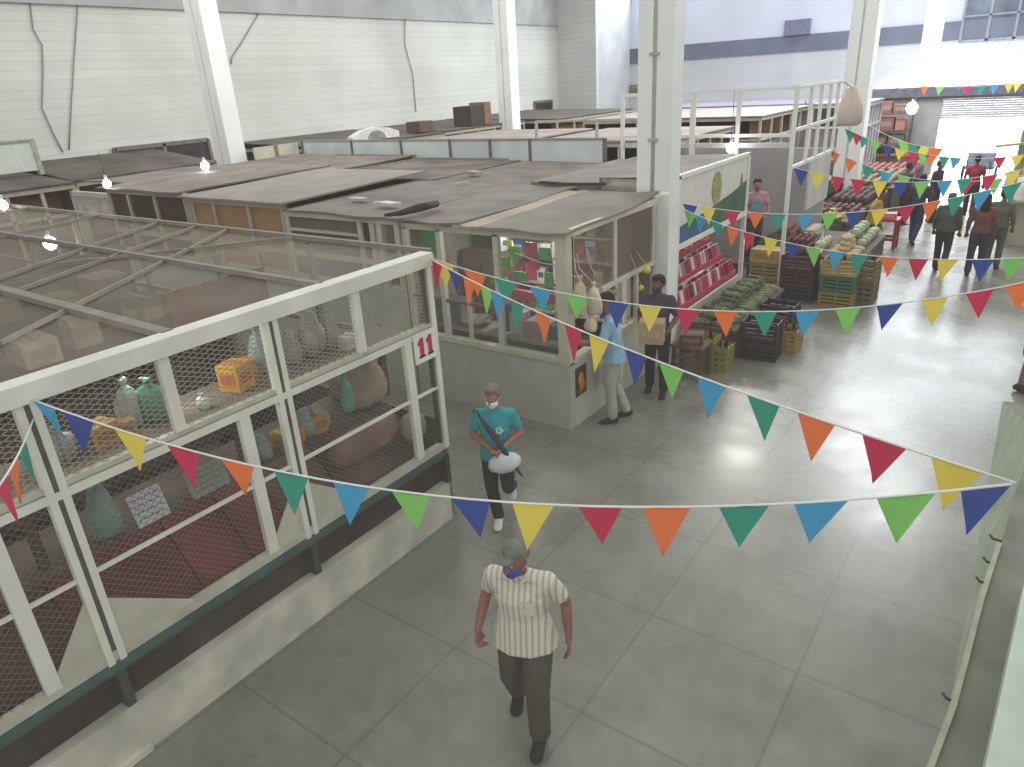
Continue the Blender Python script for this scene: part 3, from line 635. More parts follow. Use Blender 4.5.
# goods on shelves inside the corner kiosk
SHK = thing('shelving_unit', 'white wall shelves full of bright goods inside the glazed corner kiosk', 'shelving', (-5.2, 8.9, 0))
for z in (.5, .95, 1.4, 1.8, 2.15): MB().box(-6.6, -4.55, 8.7, 9.1, z, z+.03).build('shelf_board', M('b9b9b0', .6, .08), SHK)
for x in (-6.6, -5.6, -4.56): MB().box(x-.02, x+.02, 8.7, 9.1, .0, 2.45).build('upright', M('b9b9b0', .6, .08), SHK)
pal = ['4d9a4a', '5fae50', 'c23a5a', 'd8d8d4', 'b8bcc4', '3e5c94', 'd04a5e', '6a5a52', 'e0dccf', '77a060', '8f3440', '45556a']
def bottle_mesh(c, r, h):
    mb = MB(); mb.lathe([(r*.9, 0), (r, .02), (r, h*.62), (r*.45, h*.78), (r*.4, h*.92), (r*.45, h*.93), (r*.45, h)], c, 10); return mb
for z in (.983, 1.433, 1.833, 2.183):
    x = -6.5
    while x < -4.66:
        k = rnd.random(); c = pal[rnd.randrange(len(pal))]
        if k < .45:
            r = rnd.uniform(.04, .06); h = rnd.uniform(.18, .28)
            tag(bottle_mesh((x, 8.8, z), r, h).build('bottle', M(c, .4, .08)), 'small coloured bottle on the shelves inside the glazed corner kiosk', 'bottle', 'bottles in the corner kiosk'); x += 2*r+.03
        else:
            w_ = rnd.uniform(.1, .2); h = rnd.uniform(.14, .28)
            tag(carton('packet', (x+w_/2, 8.82, z), (w_, .12, h), 0, M(c, .5, .08), M(pal[rnd.randrange(len(pal))], .5, .08)), 'bright packet on the shelves inside the glazed corner kiosk', 'packet', 'packets in the corner kiosk'); x += w_+.02
# hanging strips of bright packets right behind the front glass
def blob_pack(c, w_, h, col, label, grp):
    mb = MB(); x, y, z = c
    mb.hexa([(x-w_/2, y-.02, z-h), (x+w_/2, y-.02, z-h), (x+w_/2*.9, y+.03, z-h*.95), (x-w_/2*.9, y+.03, z-h*.95), (x-w_/2*.85, y-.01, z), (x+w_/2*.85, y-.01, z), (x+w_/2*.8, y+.01, z), (x-w_/2*.8, y+.01, z)])
    tag(mb.build('hanging_packet', M(col, .45, .15, 12.)), label, 'packet', grp)
for px, py, w_, h, c in [(506, 262, .2, .14, '4fa548'), (516, 252, .22, .16, '5cb850'), (531, 250, .22, .2, 'b92c4e'), (545, 254, .2, .16, '52a866'), (534, 262, .16, .2, 'c9305a'), (520, 276, .24, .12, '48a050'), (500, 280, .3, .1, '5aa862'), (540, 292, .2, .16, 'd23a66'), (549, 280, .14, .2, '55a850'), (508, 243, .16, .07, 'd8e04e'), (503, 234, .16, .05, 'e9ecec')]:
    p = oY(7.55, px, py); blob_pack((p.x, p.y, p.z+h/2), w_, h, c, 'bright hanging packet just behind the front glass of the corner kiosk', 'hanging packets behind the kiosk glass')
p = oY(7.5, 537, 297); mb = MB(); mb.box(p.x-.42, p.x+.25, 7.46, 7.56, p.z-.06, p.z+.06); tag(mb.build('banner_strip', M('b82a50', .6, .1)), 'crimson strip hanging across the right pane of the corner kiosk', 'strip')
mb = MB(); mb.tube([(-5.44, 7.5, 2.18), (-5.0, 7.5, 2.08), (-4.55, 7.5, 2.06)], .01, 6); tag(mb.build('string', M('d8d8cc')), 'white string across the right pane inside the corner kiosk', 'string')
p = oY(7.3, 427, 243); tag(carton('carton', (p.x, 7.4, p.z-.17), (.36, .12, .34), 0, M('3fa044', .6, .06), M('3fa044', .6, .06)), 'bright green box seen behind the left pane of the corner kiosk', 'carton')
sh2 = thing('cabinet', 'brown wooden cabinet behind the left panes of the corner kiosk', 'cabinet', (-6.5, 8.6, 0))
MB().box(-6.95, -6.2, 8.2, 8.65, 0, 1.95).build('body', M('6a5546', .8, .2, 3.), sh2)
MB().box(-6.93, -6.6, 8.17, 8.2, .1, 1.9).build('door', M('77604e', .8, .2, 3.), sh2); MB().box(-6.56, -6.22, 8.17, 8.2, .1, 1.9).build('door', M('77604e', .8, .2, 3.), sh2)
tag(bottle_mesh((-6.35, 8.4, 1.95), .12, .4).build('water_jug', M('c9d6ea', .3, .05)), 'pale blue water jug on top of the brown cabinet', 'jug')
# counter inside with goods and a metal bowl
ct = thing('counter', 'grey inner counter behind the lower glass of the corner kiosk', 'counter', (-5.6, 7.5, 0))
MB().box(-6.95, -4.6, 7.3, 7.75, 1.02, 1.07).build('counter_top', M('8f8a80', .6, .12), ct); MB().box(-6.95, -4.6, 7.72, 7.75, .0, 1.02).build('front', M('77736a', .7, .12), ct)
for px, py, d, c, tx in [(455, 318, (.5, .3, .34), '6d6964', 'dark grey machine case on the inner counter behind the left pane'), (505, 318, (.16, .2, .4), '3c4258', 'dark blue case on the inner counter right of the middle mullion'), (520, 330, (.22, .2, .3), 'a9aeae', 'pale grey case on the inner counter'), (541, 335, (.4, .3, .22), '8a7d6e', 'brown tray case at the right end of the inner counter'), (548, 302, (.3, .2, .2), '34497c', 'dark blue case high at the right end behind the glass')]:
    p = oY(7.5, px, py); tag(carton('case', (p.x, 7.52, 1.07), d, 0, M(c, .6, .15), M(c, .6, .15)), tx, 'case')
mb = MB(); p = oY(7.45, 474, 313); mb.lathe([(.08, 0), (.16, .03), (.23, .1), (.24, .11), (.22, .1), (.05, .03)], (p.x, 7.48, 1.07), 18); tag(mb.build('metal_bowl', M('d8d8d8', .2, .05, metal=.8)), 'shiny metal bowl on the inner counter', 'bowl')
# cream bags hanging at the kiosk corner
for i, (px, py, w_, h, c, tx) in enumerate([(580, 296, .17, .5, 'c3b79e', 'long cream bag hanging at the kiosk corner, leftmost and highest'), (592, 298, .19, .4, 'd3c9b2', 'broad cream bag hanging at the kiosk corner, in the middle'), (602, 297, .15, .24, 'c9ba98', 'tan cream bag hanging at the kiosk corner, rightmost'), (589, 323, .16, .2, 'cdbfa6', 'short cream bag hanging lowest at the kiosk corner')]):
    p = oX(-4.2, px, py); o = bag('hanging_bag', (p.x+.03*(i % 2), p.y, p.z-h*.5), (w_, w_*.8, h), M(c, .8, .12, 9.), tied=(i != 2), seed=50+i, n=18)
    mb = MB(); mb.tube([(p.x+.03*(i % 2), p.y, p.z+h*.44), (KX+.03, p.y-.06, 2.12), (KX+.0, p.y-.06, 2.3)], .008, 5); mb.build('string', M('c9bfa8'), o); tag(o, tx, 'bag')
# two yellow balls at the hatch
for px, py, r_, tx in [(647, 270, .055, 'yellow ball hanging at the end of the kiosk hatch, the upper one'), (641, 288, .042, 'yellow ball hanging at the end of the kiosk hatch, the lower one')]:
    p = oX(-4.2, px, py); mb = MB(); mb.ball(p, r_, 12, 8); o = mb.build('yellow_ball', M('d9d24a', .5, .08)); MB().tube([p+Vector((0, 0, r_*.9)), (KX+.01, p.y, 1.98)], .004, 5).build('string', M('c9bfa8'), o); tag(o, tx, 'ball')

# ================================================================== STALL WITH PAINTED BOARD (beside the tall column)
TX = -4.3
S3 = thing('market_stall', 'white stall with painted landscape board and rows of red packets, beside the tall column', 'market stall', (TX, 10.2, 0))
MB().box(TX-.15, TX, 10.1, 13.3, 0, .62).build('counter_front', M('d2cec6', .6, .1, 2.), S3)
MB().box(TX-1.2, TX-.05, 10.1, 13.3, .58, .62).build('counter_top', WHITE2, S3)
hb = MB().box(TX-.03, TX, 10.15, 13.3, 1.8, 2.8).build('header_board', M('dcd9d2', .6, .05), S3)
def flat(pts, mat, nm, par, x=TX+.004):
    mb = MB(); mb.add([(x, y, z) for y, z in pts], [tuple(range(len(pts)))]); return mb.build(nm, mat, par)
flat([(10.2, 1.82), (13.25, 1.82), (13.25, 2.38), (12.6, 2.27), (11.9, 2.2), (11.2, 2.13), (10.7, 2.12), (10.2, 2.07)], M('3c6b54', .7, .2, 3.), 'painted_hill', hb)
flat([(10.2, 1.82), (11.5, 1.82), (11.1, 1.98), (10.6, 2.06), (10.2, 2.08)], M('3b5f86', .7, .2, 3.), 'painted_lake', hb, TX+.007)
flat([(11.75+.22*math.cos(t*PI/9), 2.45+.27*math.sin(t*PI/9)) for t in range(18)], M('a3a36a', .7, .3, 16.), 'painted_bush', hb, TX+.010)
flat([(12.9, 2.3), (13.05, 2.3), (13.0, 2.52), (12.95, 2.52)], M('8b7d5a', .7, .2), 'painted_trunk', hb, TX+.007)
for y in (10.15, 13.28): MB().box(TX-.04, TX+.03, y-.04, y+.04, 0, 2.84).build('post', WHITE2, S3)
MB().box(TX-.04, TX+.03, 10.1, 13.3, 2.8, 2.86).build('top_rail', WHITE2, S3)
MB().box(TX-.04, TX+.04, 10.1, 13.3, 1.74, 1.8).build('middle_rail', WHITE2, S3)
mb = MB(); quadpts(mb, [(TX-1.25, 10.1, 2.80), (TX-.03, 10.1, 2.83), (TX-.03, 13.3, 2.83), (TX-1.25, 13.3, 2.80)]); mb.build('roof', M('857e78', .9, .15, 1.5), S3)
MB().box(TX-1.25, TX-.5, 10.1, 10.14, 0, 2.79).build('front_wall', M('a39d94', .8, .15), S3)
MB().box(TX-1.3, TX-1.25, 10.1, 13.3, 0, 2.8).build('back_wall', M('75706c', .8, .15), S3)
for i, (x, z) in enumerate([(-.22, .66), (-.5, .95), (-.78, 1.24)]):
    MB().box(TX+x-.14, TX+x+.14, 10.2, 13.2, z, z+.03).build('display_shelf', WHITE2, S3)
    MB().box(TX+x+.14, TX+x+.16, 10.2, 13.2, z-.03, z+.06).build('price_strip', M('c23a58', .6, .1), S3)
pk = ['c22a50', 'b82a48', 'd8d4d0', '3a3634', 'c8365c', '8f8a88', 'd04a70', '2f2c30']
proto = {}
def packet(c):
    if c not in proto:
        mb = MB(); mb.hexa([(-.07, -.05, 0), (.07, -.05, 0), (.07, .05, 0), (-.07, .05, 0), (-.02, -.055, .2), (.02, -.055, .2), (.02, .055, .2), (-.02, .055, .2)])
        mb.box(-.012, .012, -.06, .06, .2, .23); proto[c] = mb.build('packet', M(c, .4, .15, 14.)); return proto[c]
    o = proto[c].copy(); COL.objects.link(o); return o
for i, (x, z) in enumerate([(-.22, .693), (-.5, .983), (-.78, 1.273)]):
    for k in range(21):
        y = 10.35+k*.138
        c = pk[[0, 1, 0, 4, 0, 1, 6, 2][k % 8]] if (k+i) % 3 else pk[[2, 5, 3, 2][(k+i) % 4]]
        for dx, cc in ((.06, c), (-.06, pk[(k*3+i) % 8])):
            o = packet(cc); o.location = (TX+x+dx, y, z); o.rotation_euler = (0, 0, rnd.uniform(-.2, .2))
            tag(o, 'red, white or dark packet in the rows under the painted board', 'packet', 'packets under the painted board')

# ================================================================== TALL CAGE STALL
CX = -3.75
CG = thing('cage_stall', 'stall topped by a tall white bar cage, between the painted board and the fruit', 'market stall', (CX, 14, 0))
for x in (-7.2, -5.66, -4.78, CX):
    MB().box(x-.035, x+.035, 13.97, 14.03, (2.55 if x != CX else 0), 3.93).build('post', WHITE2, CG)
MB().box(-5.72, -5.64, 13.96, 14.03, 2.6, 3.9).build('post', WHITE2, CG)
for y in (15.0, 15.75, 16.5, 17.15): MB().box(CX-.03, CX+.03, y-.03, y+.03, 2.5, 3.9).build('post', WHITE2, CG)
for z in (3.88, 3.08): MB().box(-7.2, CX, 13.975, 14.025, z-.03, z+.03).build('rail', WHITE2, CG)
for z in (3.88, 3.16, 2.5): MB().box(CX-.025, CX+.025, 14, 17.15, z-.029, z+.029).build('rail', WHITE2, CG)
MB().box(-7.2, CX, 13.98, 14.02, 2.86, 2.95).build('rail', M('c9c9c6', .6), CG)
wire_panel('wire_mesh', CG, 'x', 14.05, 17.1, 2.5, 3.86, .12, .12, M('c9c6bd', .6), .006, CX)
MB().box(-7.2, CX-.05, 17.1, 17.2, 0, 2.55).build('back_wall', M('a8a4a6', .8, .1, 1.5), CG)
MB().box(-7.25, -7.2, 14, 17.2, 0, 2.6).build('side_wall', M('a09ca0', .8, .1, 1.5), CG)
mb = MB(); mb.box(CX-.02, CX+.02, 15.4, 17.1, 1.5, 2.5); mb.build('side_panel', M('c5c7c6', .6, .08, 2.), CG)

# ================================================================== PRODUCE
def fruit_mesh(name, r, col, sc=(1, 1, 1), stem=True):
    mb = MB(); mb.lathe([(.02, -.93), (.5, -.88), (.85, -.5), (1, 0), (.88, .5), (.5, .88), (.12, .9), (.03, .82)], (0, 0, r*sc[2]), 10, (r*sc[0], r*sc[1], r*sc[2]))
    o = mb.build(name, M(col, .55, .18, 14.))
    if stem: MB().tube([(0, 0, r*sc[2]*1.8), (r*.1, 0, r*sc[2]*2.1)], r*.09, 5).build('stem', M('5d6a3a', .8), o)
    return o
def yam_mesh(name, l, r, col):
    mb = MB(); mb.tube([(-l/2, 0, r), (-l*.35, .01, r), (-l*.1, .02, r), (l*.15, .0, r), (l*.38, -.02, r), (l/2, -.03, r)], [r*.2, r*.75, r, r*.95, r*.6, r*.15], 8); return mb.build(name, M(col, .8, .2, 12.))
def banana_mesh(col='d9c04a'):
    mb = MB()
    for k in range(5):
        a = -.5+.25*k; pts = [(a*.16*(.3+t), -.08+.17*t, .025+.05*math.sin(t*2.8)) for t in (0, .3, .6, .9, 1.1)]
        mb.tube(pts, [.012, .02, .023, .018, .006], 7)
    o = mb.build('banana_bunch', M(col, .6, .18, 10.)); MB().tube([(0, -.11, .05), (0, -.06, .035)], .016, 6).build('stem', M('7a6a3a', .8), o); return o
def leaf_bunch(h, col, n=9, seed=0, spread=.6):
    r = random.Random(seed); mb = MB()
    for k in range(n):
        a = 2*PI*k/n+r.uniform(-.3, .3); s = spread*r.uniform(.5, 1.1); w_ = h*r.uniform(.1, .17)
        d = Vector((math.cos(a), math.sin(a), 0)); sd = Vector((-d.y, d.x, 0))*w_
        p = [d*(s*h*t*t)+Vector((0, 0, h*(t-.25*t*t*s))) for t in (0, .35, .7, 1)]
        ws = [.25, 1, .8, .08]; vs = []
        for q, ww in zip(p, ws): vs += [q-sd*ww, q+sd*ww]
        mb.add(vs, [(0, 1, 3, 2), (2, 3, 5, 4), (4, 5, 7, 6)], True)
    o = mb.build('leafy_bunch', M(col, .7, .25, 9.)); MB().tube([(0, 0, -.01), (0, 0, h*.25)], h*.07, 6).build('stalk', M('c3cba4', .7), o); return o
def onion_bundle(col, l=.44, n=16, seed=0):
    # a tied bundle of green stalks lying on its side
    r = random.Random(seed); mb = MB()
    for k in range(n):
        a = 2*PI*k/n; q = .045*r.uniform(.3, 1); y, z = q*math.cos(a), .05+q*math.sin(a)*.8; f = r.uniform(1.0, 1.45)
        mb.tube([(-l*.5, y*.5, z*.8), (-l*.2, y, z), (l*.15, y*f, z), (l*r.uniform(.35, .5), y*f*1.25, max(.012, z*r.uniform(.5, 1.1)))], [.007, .011, .012, .003], 5)
    o = mb.build('onion_bunch', M(col, .7, .25, 9.))
    MB().tube([(-l*.26, .05*math.cos(t*PI/6), .052+.045*math.sin(t*PI/6)) for t in range(13)], .005, 5).build('tie', M('c9b98a', .8), o); return o
def crate_mesh(name, col, l, w_, h, holes=True):
    mb = MB(); t = .02; mb.box(-l/2, l/2, -w_/2, w_/2, 0, t)
    n = 4
    for i in range(n):
        z0 = t+(h-t)*i/n; z1 = z0+(h-t)/n*.66
        if i == n-1: z1 = h
        for s in (-1, 1):
            mb.box(-l/2, l/2, s*w_/2-(t if s > 0 else 0), s*w_/2+(0 if s > 0 else t), z0, z1)
            mb.box(s*l/2-(t if s > 0 else 0), s*l/2+(0 if s > 0 else t), -w_/2, w_/2, z0, z1)
    for sx in (-1, 0, 1):
        for s in (-1, 1):
            mb.cbox((sx*(l/2-.02), s*(w_/2-.005), h/2), (.04, .03, h)); mb.cbox((s*(l/2-.005), sx*(w_/2-.02), h/2), (.03, .04, h))
    mb.box(-l/2-.012, l/2+.012, -w_/2-.012, -w_/2+.015, h-.025, h); mb.box(-l/2-.012, l/2+.012, w_/2-.015, w_/2+.012, h-.025, h)
    return mb.build(name, M(col, .5, .12, 6.))
def crate(x, y, z, col, label, l=.6, w_=.42, h=.29, rz=0):
    o = crate_mesh('plastic_crate', col, l, w_, h); o.location = (x, y, z); o.rotation_euler = (0, 0, rz); return tag(o, label, 'crate')
# crate stacks at the front of the fruit display
crate(-3.42, 14.12, 0, '363c52', 'navy blue crate at the bottom of the dark red stack')
crate(-3.42, 14.12, .30, '5a343c', 'dark red crate in the middle of its stack on the navy crate')
crate(-3.42, 14.12, .60, '50303a', 'dark red crate on top of the stack with the navy crate')
crate(-2.66, 14.05, 0, '8f8450', 'dull yellow crate at the bottom of the right front stack')
crate(-2.66, 14.05, .30, '47705a', 'green crate between the two yellow crates of the right front stack')
crate(-2.66, 14.05, .60, 'a5945a', 'yellow crate on top of the green crate')
crate(-2.25, 14.5, 0, '6d6648', 'dark olive crate at the right end of the front stacks, bottom one', .3, .6, .42)
crate(-2.25, 14.5, .43, '7a6a4a', 'dark tan crate at the right end of the front stacks, upper one', .3, .6, .42)
crate(-4.1, 14.3, 0, '8f8258', 'mustard crate left of the dark red stack, bottom one', .56, .42, .34)
crate(-4.1, 14.3, .35, '99895c', 'mustard crate left of the dark red stack, second from the bottom', .56, .42, .3)
tag(carton('carton', (-4.1, 14.3, .66), (.56, .42, .26), 0, M('b59a6c', .8, .1), M('a58a5c', .8)), 'tan cardboard box on top of the mustard crates', 'carton')
# sloping display table behind the crates
def flat_table(x0, x1, y0, y1, h, label):
    t = thing('display_table', label, 'table', ((x0+x1)/2, (y0+y1)/2, 0))
    MB().box(x0, x1, y0, y1, h-.06, h).build('table_top', M('65564a', .85, .2, 3.), t)
    for x in (x0+.08, x1-.1):
        for y in (y0+.08, y1-.08): MB().box(x-.04, x+.04, y-.04, y+.04, 0, h-.06).build('leg', WOODD, t)
    MB().box(x1-.05, x1-.02, y0, y1, .1, h-.06).build('front_board', M('4f463e', .9, .2), t)
flat_table(-4.45, -2.4, 14.45, 16.95, .80, 'wooden fruit table right behind the crate stacks')
flat_table(-4.6, -3.25, 17.3, 19.2, .95, 'narrower wooden fruit table before the white side panel')
def heap(src, n, x0, x1, y0, y1, z0, hz, label, grp, sc=(1, 1), tilt=0.0, pack=1.0, slope=0., aligned=False):
    """individual copies piled over a rectangle, higher towards the middle"""
    cat = src.name.split('.')[0].replace('_', ' ')
    r = random.Random(n*13+int(x0*100)); objs = []
    bb = [V3 for V3 in src.bound_box]; dia = max(max(b[0] for b in bb)-min(b[0] for b in bb), max(b[1] for b in bb)-min(b[1] for b in bb))*pack
    dx, dy = (max(b[0] for b in bb)-min(b[0] for b in bb), max(b[1] for b in bb)-min(b[1] for b in bb)) if aligned else (dia, dia)
    hh = max(b[2] for b in bb)-min(b[2] for b in bb); spots = []; layer = 0
    while len(spots) < n and layer < 5:
        gx, gy = max(1, int((x1-x0-layer*dx+1e-6)/dx)), max(1, int((y1-y0-layer*dy+1e-6)/dy)); L_ = []
        for a in range(gx):
            for b in range(gy): L_.append((x0+layer*dx/2+(a+.5)*(x1-x0-layer*dx)/gx, y0+layer*dy/2+(b+.5)*(y1-y0-layer*dy)/gy, z0+layer*hh*.9))
        r.shuffle(L_); spots += L_; layer += 1
    for i, (x, y, z) in enumerate(spots[:n]):
        z += slope*(x1-x)+.004
        o = src if i == 0 else copy_tree(src)
        o.location = (x, y, z); o.rotation_euler = (r.uniform(-tilt, tilt), r.uniform(-tilt, tilt), r.uniform(-.12, .12)+(PI if r.random() < .5 else 0) if aligned else r.uniform(0, 6.28)); s = r.uniform(*sc) if sc != (1, 1) else r.uniform(.85, 1.0); o.scale = (s, s, s)
        tag(o, label, cat, grp); objs.append(o)
    return objs
heap(yam_mesh('yam', .26, .05, 'c9b68c'), 24, -3.1, -2.45, 14.5, 15.3, .80, .16, 'pale yellow root in the heap above the yellow and green crates', 'pale roots above the crates', aligned=True)
heap(fruit_mesh('cabbage', .12, '98a984', (1, 1, .85), False), 16, -3.1, -2.45, 15.35, 16.9, .80, .2, 'pale green cabbage in the heap behind the pale roots', 'cabbages on the fruit table')
heap(fruit_mesh('melon', .12, 'c4bf98'), 3, -3.4, -3.12, 14.75, 15.6, .80, .1, 'cream melon on the table left of the cabbages', 'melons on the fruit table')
heap(fruit_mesh('onion', .05, 'cfccc2'), 6, -3.4, -3.12, 14.48, 14.72, .80, .06, 'white onion at the table edge behind the dark red crates', 'white onions on the fruit table')
heap(fruit_mesh('tomato', .055, '6a3836'), 60, -4.05, -3.45, 14.95, 15.8, .80, .16, 'dark red tomato in the broad heap left of the cabbages', 'tomatoes on the fruit table')
heap(yam_mesh('beetroot', .14, .06, '4d3038'), 14, -4.05, -3.45, 14.5, 14.92, .80, .1, 'dark purple beetroot behind the dark red crates', 'beetroots on the fruit table', aligned=True)
heap(leaf_bunch(.24, '6f8058', 12, 1, .35), 14, -4.42, -4.08, 14.5, 16.0, .80, .1, 'green leafy bunch in front of the vendor', 'leafy bunches before the vendor')
heap(fruit_mesh('papaya', .09, 'c08a4c', (.8, .8, 1.5)), 12, -4.5, -4.0, 17.32, 17.8, .95, .3, 'golden orange papaya in the heap beside the cage post', 'papayas beside the cage post', aligned=True)
heap(banana_mesh('b8a64c'), 9, -3.95, -3.4, 17.32, 17.95, .95, .3, 'yellow banana bunch on the heap before the white side panel', 'banana bunches before the white panel', aligned=True)
heap(yam_mesh('radish', .3, .035, 'c9c5b4'), 24, -4.05, -3.45, 15.9, 16.85, .80, .15, 'long white radish in the pale heap behind the tomatoes', 'white radishes on the fruit table', aligned=True)
heap(fruit_mesh('beet', .07, '5a363c'), 40, -4.5, -3.3, 18.0, 19.1, .95, .15, 'dark red beet at the far end of the narrower fruit table', 'dark beets at the far end of the table')
heap(fruit_mesh('orange', .06, 'b5703c'), 14, -4.4, -4.1, 16.1, 16.8, .80, .12, 'orange fruit in the small heap left of the radishes', 'oranges on the fruit table')
bgs = [(762, 222, 'white plastic bag hanging in front of the tomatoes', .2), ]
tag(bag('plastic_bag', (-3.42, 15.7, .8), (.06, .06, .24), M('dfe2e2', .4, .05), seed=71), 'small white bag on the fruit table among the tomatoes', 'plastic bag')
# green onion table in front of the painted-board stall
OT = thing('display_table', 'low table heaped with green leafy bunches in front of the red packets', 'table', (-3.8, 11.5, 0))
MB().box(-4.22, -3.35, 10.3, 12.9, .48, .53).build('table_top', M('5c5046', .85, .2), OT)
for x in (-4.15, -3.42):
    for y in (10.4, 12.8): MB().box(x-.03, x+.03, y-.03, y+.03, 0, .48).build('leg', WOODD, OT)
heap(onion_bundle('8f9a7c', .4, 16, 3), 34, -4.2, -3.38, 10.35, 12.85, .53, .1, 'pale green bundle of stalks on the low table below the red packets', 'pale green bundles below the red packets', aligned=True)
heap(onion_bundle('6c7a5c', .38, 18, 8), 26, -4.0, -3.6, 10.4, 12.7, .63, .1, 'darker green bundle of stalks on top of the low table heap', 'dark green bundles below the red packets', aligned=True)
heap(onion_bundle('7c8a68', .36, 18, 12), 9, -3.98, -3.62, 11.0, 12.6, .745, .1, 'green bundle of stalks at the very top of the low table heap', 'topmost green bundles below the red packets', aligned=True)
crate(-3.08, 10.75, 0, '2b2830', 'black crate at the bottom of the near black stack by the green bunches', .55, .4, .3, .1)
crate(-3.08, 10.75, .31, '2f2b33', 'black crate on top of the near black stack by the green bunches', .55, .4, .3, .05)
crate(-3.1, 11.75, 0, '2a2730', 'black crate at the bottom of the far black stack by the green bunches', .55, .4, .3)
crate(-3.1, 11.75, .31, '332d38', 'black crate on top of the far black stack by the green bunches', .55, .4, .3, -.06)
crate(-2.78, 11.3, 0, '9f8848', 'yellow crate peeping out right of the black stacks', .3, .4, .36)
crate(-3.68, 10.02, 0, '9f8a44', 'upright yellow crate behind the man carrying the box', .3, .3, .5)
crate(-3.42, 10.0, 0, '8d874e', 'olive yellow crate right of the upright yellow crate', .24, .3, .4)
# brown stool/rack next to the man with the box
st = thing('stool', 'brown wooden stool with crossbars beside the man carrying the box', 'stool', (-3.75, 9.55, 0))
MB().box(-4.0, -3.5, 9.35, 9.75, .48, .52).build('seat', M('6a5244', .8, .2), st)
for x in (-3.96, -3.54):
    for y in (9.39, 9.71): MB().bar((x, y, 0), (x, y, .48), .05).build('leg', M('5f483c', .8, .2), st)
for a_, b_ in ((9.39, .2), (9.71, .2), (9.39, .33)): MB().bar((-3.96, a_, b_), (-3.54, a_, b_), .033).build('crossbar', M('6a5244', .8, .2), st)
tag(carton('carton', (-3.75, 9.55, .52), (.34, .28, .16), .3, M('5d4a40', .8), M('8a7462')), 'dark brown box on the wooden stool', 'carton')

# far produce tables along the left side of the aisle
def far_table(x0, x1, y0, y1, h, label):
    t = thing('display_table', label, 'table', ((x0+x1)/2, (y0+y1)/2, 0))
    MB().box(x0, x1, y0, y1, h-.05, h).build('table_top', M('544840', .9, .2), t)
    MB().box(x1-.04, x1, y0, y1, .05, h-.05).build('front_board', M('473d38', .9, .25), t)
    for x in (x0+.08, x1-.1):
        for y in (y0+.08, y1-.08): MB().box(x-.04, x+.04, y-.04, y+.04, 0, h-.05).build('leg', WOODD, t)
far_table(-5.4, -3.3, 19.9, 22.0, .85, 'far produce table behind the person in the mustard top')
far_table(-5.4, -3.3, 23.2, 28.0, .85, 'farthest produce table with dark heaps near the entrance')
far_table(-6.6, -5.5, 18.3, 27.0, 1.35, 'tall rear produce table behind the two far tables')
heap(leaf_bunch(.34, '53603f', 12, 12, .35), 30, -5.3, -4.3, 19.95, 21.95, .85, .3, 'dark green bunch on the far produce table', 'dark bunches on the far table', pack=1.)
heap(fruit_mesh('eggplant', .1, '4f3a42', (.8, .8, 1.3)), 60, -4.25, -3.35, 19.95, 21.95, .85, .3, 'dark purple vegetable on the far produce table', 'dark vegetables on the far table')
heap(fruit_mesh('pumpkin', .13, '6a5a40', (1, 1, .8)), 60, -5.3, -3.4, 23.3, 26.2, .85, .35, 'brownish pumpkin on the farthest produce table', 'pumpkins on the farthest table')
heap(leaf_bunch(.34, '4c5a3c', 12, 14, .35), 40, -6.5, -5.6, 18.5, 26.8, 1.35, .2, 'dark bunch on the tall rear produce table', 'bunches on the rear table', pack=1.)
heap(fruit_mesh('gourd', .12, '5a4d48', (1, 1, 1.1)), 50, -6.5, -5.6, 18.5, 26.8, 1.35, .25, 'dark gourd on the tall rear produce table', 'gourds on the rear table')
heap(fruit_mesh('apple', .1, '7a4440'), 70, -5.3, -3.4, 26.3, 27.9, .85, .35, 'red apple heaped at the far end of the farthest table', 'red apples near the entrance')
# red plastic stool with items, bag
rs = thing('plastic_stool', 'red plastic stool standing on the aisle right of the mustard top', 'stool', (-2.75, 19.3, 0))
mb = MB(); mb.box(-3.02, -2.48, 19.05, 19.55, .66, .72); mb.build('seat', M('a83c4a', .5, .1), rs)
for x in (-2.98, -2.52):
    for y in (19.1, 19.5): MB().bar((x, y, 0), (x*.97+-2.75*.03, y, .66), .07).build('leg', M('9a3644', .5, .1), rs)
mb = MB(); mb.box(-3.0, -2.5, 19.08, 19.11, .2, .27); mb.box(-3.0, -2.5, 19.49, 19.52, .2, .27); mb.box(-3.0, -2.97, 19.1, 19.5, .2, .27); mb.box(-2.53, -2.5, 19.1, 19.5, .2, .27); mb.build('brace', M('9a3644', .5, .1), rs)
tag(carton('carton', (-2.75, 19.3, .72), (.36, .3, .12), .1, M('c9756a', .7), M('c9a5a0')), 'pinkish box on the red plastic stool', 'carton')
p = oZ(0, 876, 247); tag(bag('plastic_bag', (p.x-.12, p.y-.05, 0), (.16, .16, .5), M('e4e6e8', .4, .05), seed=77), 'white plastic bag on the ground beside the red stool', 'plastic bag')

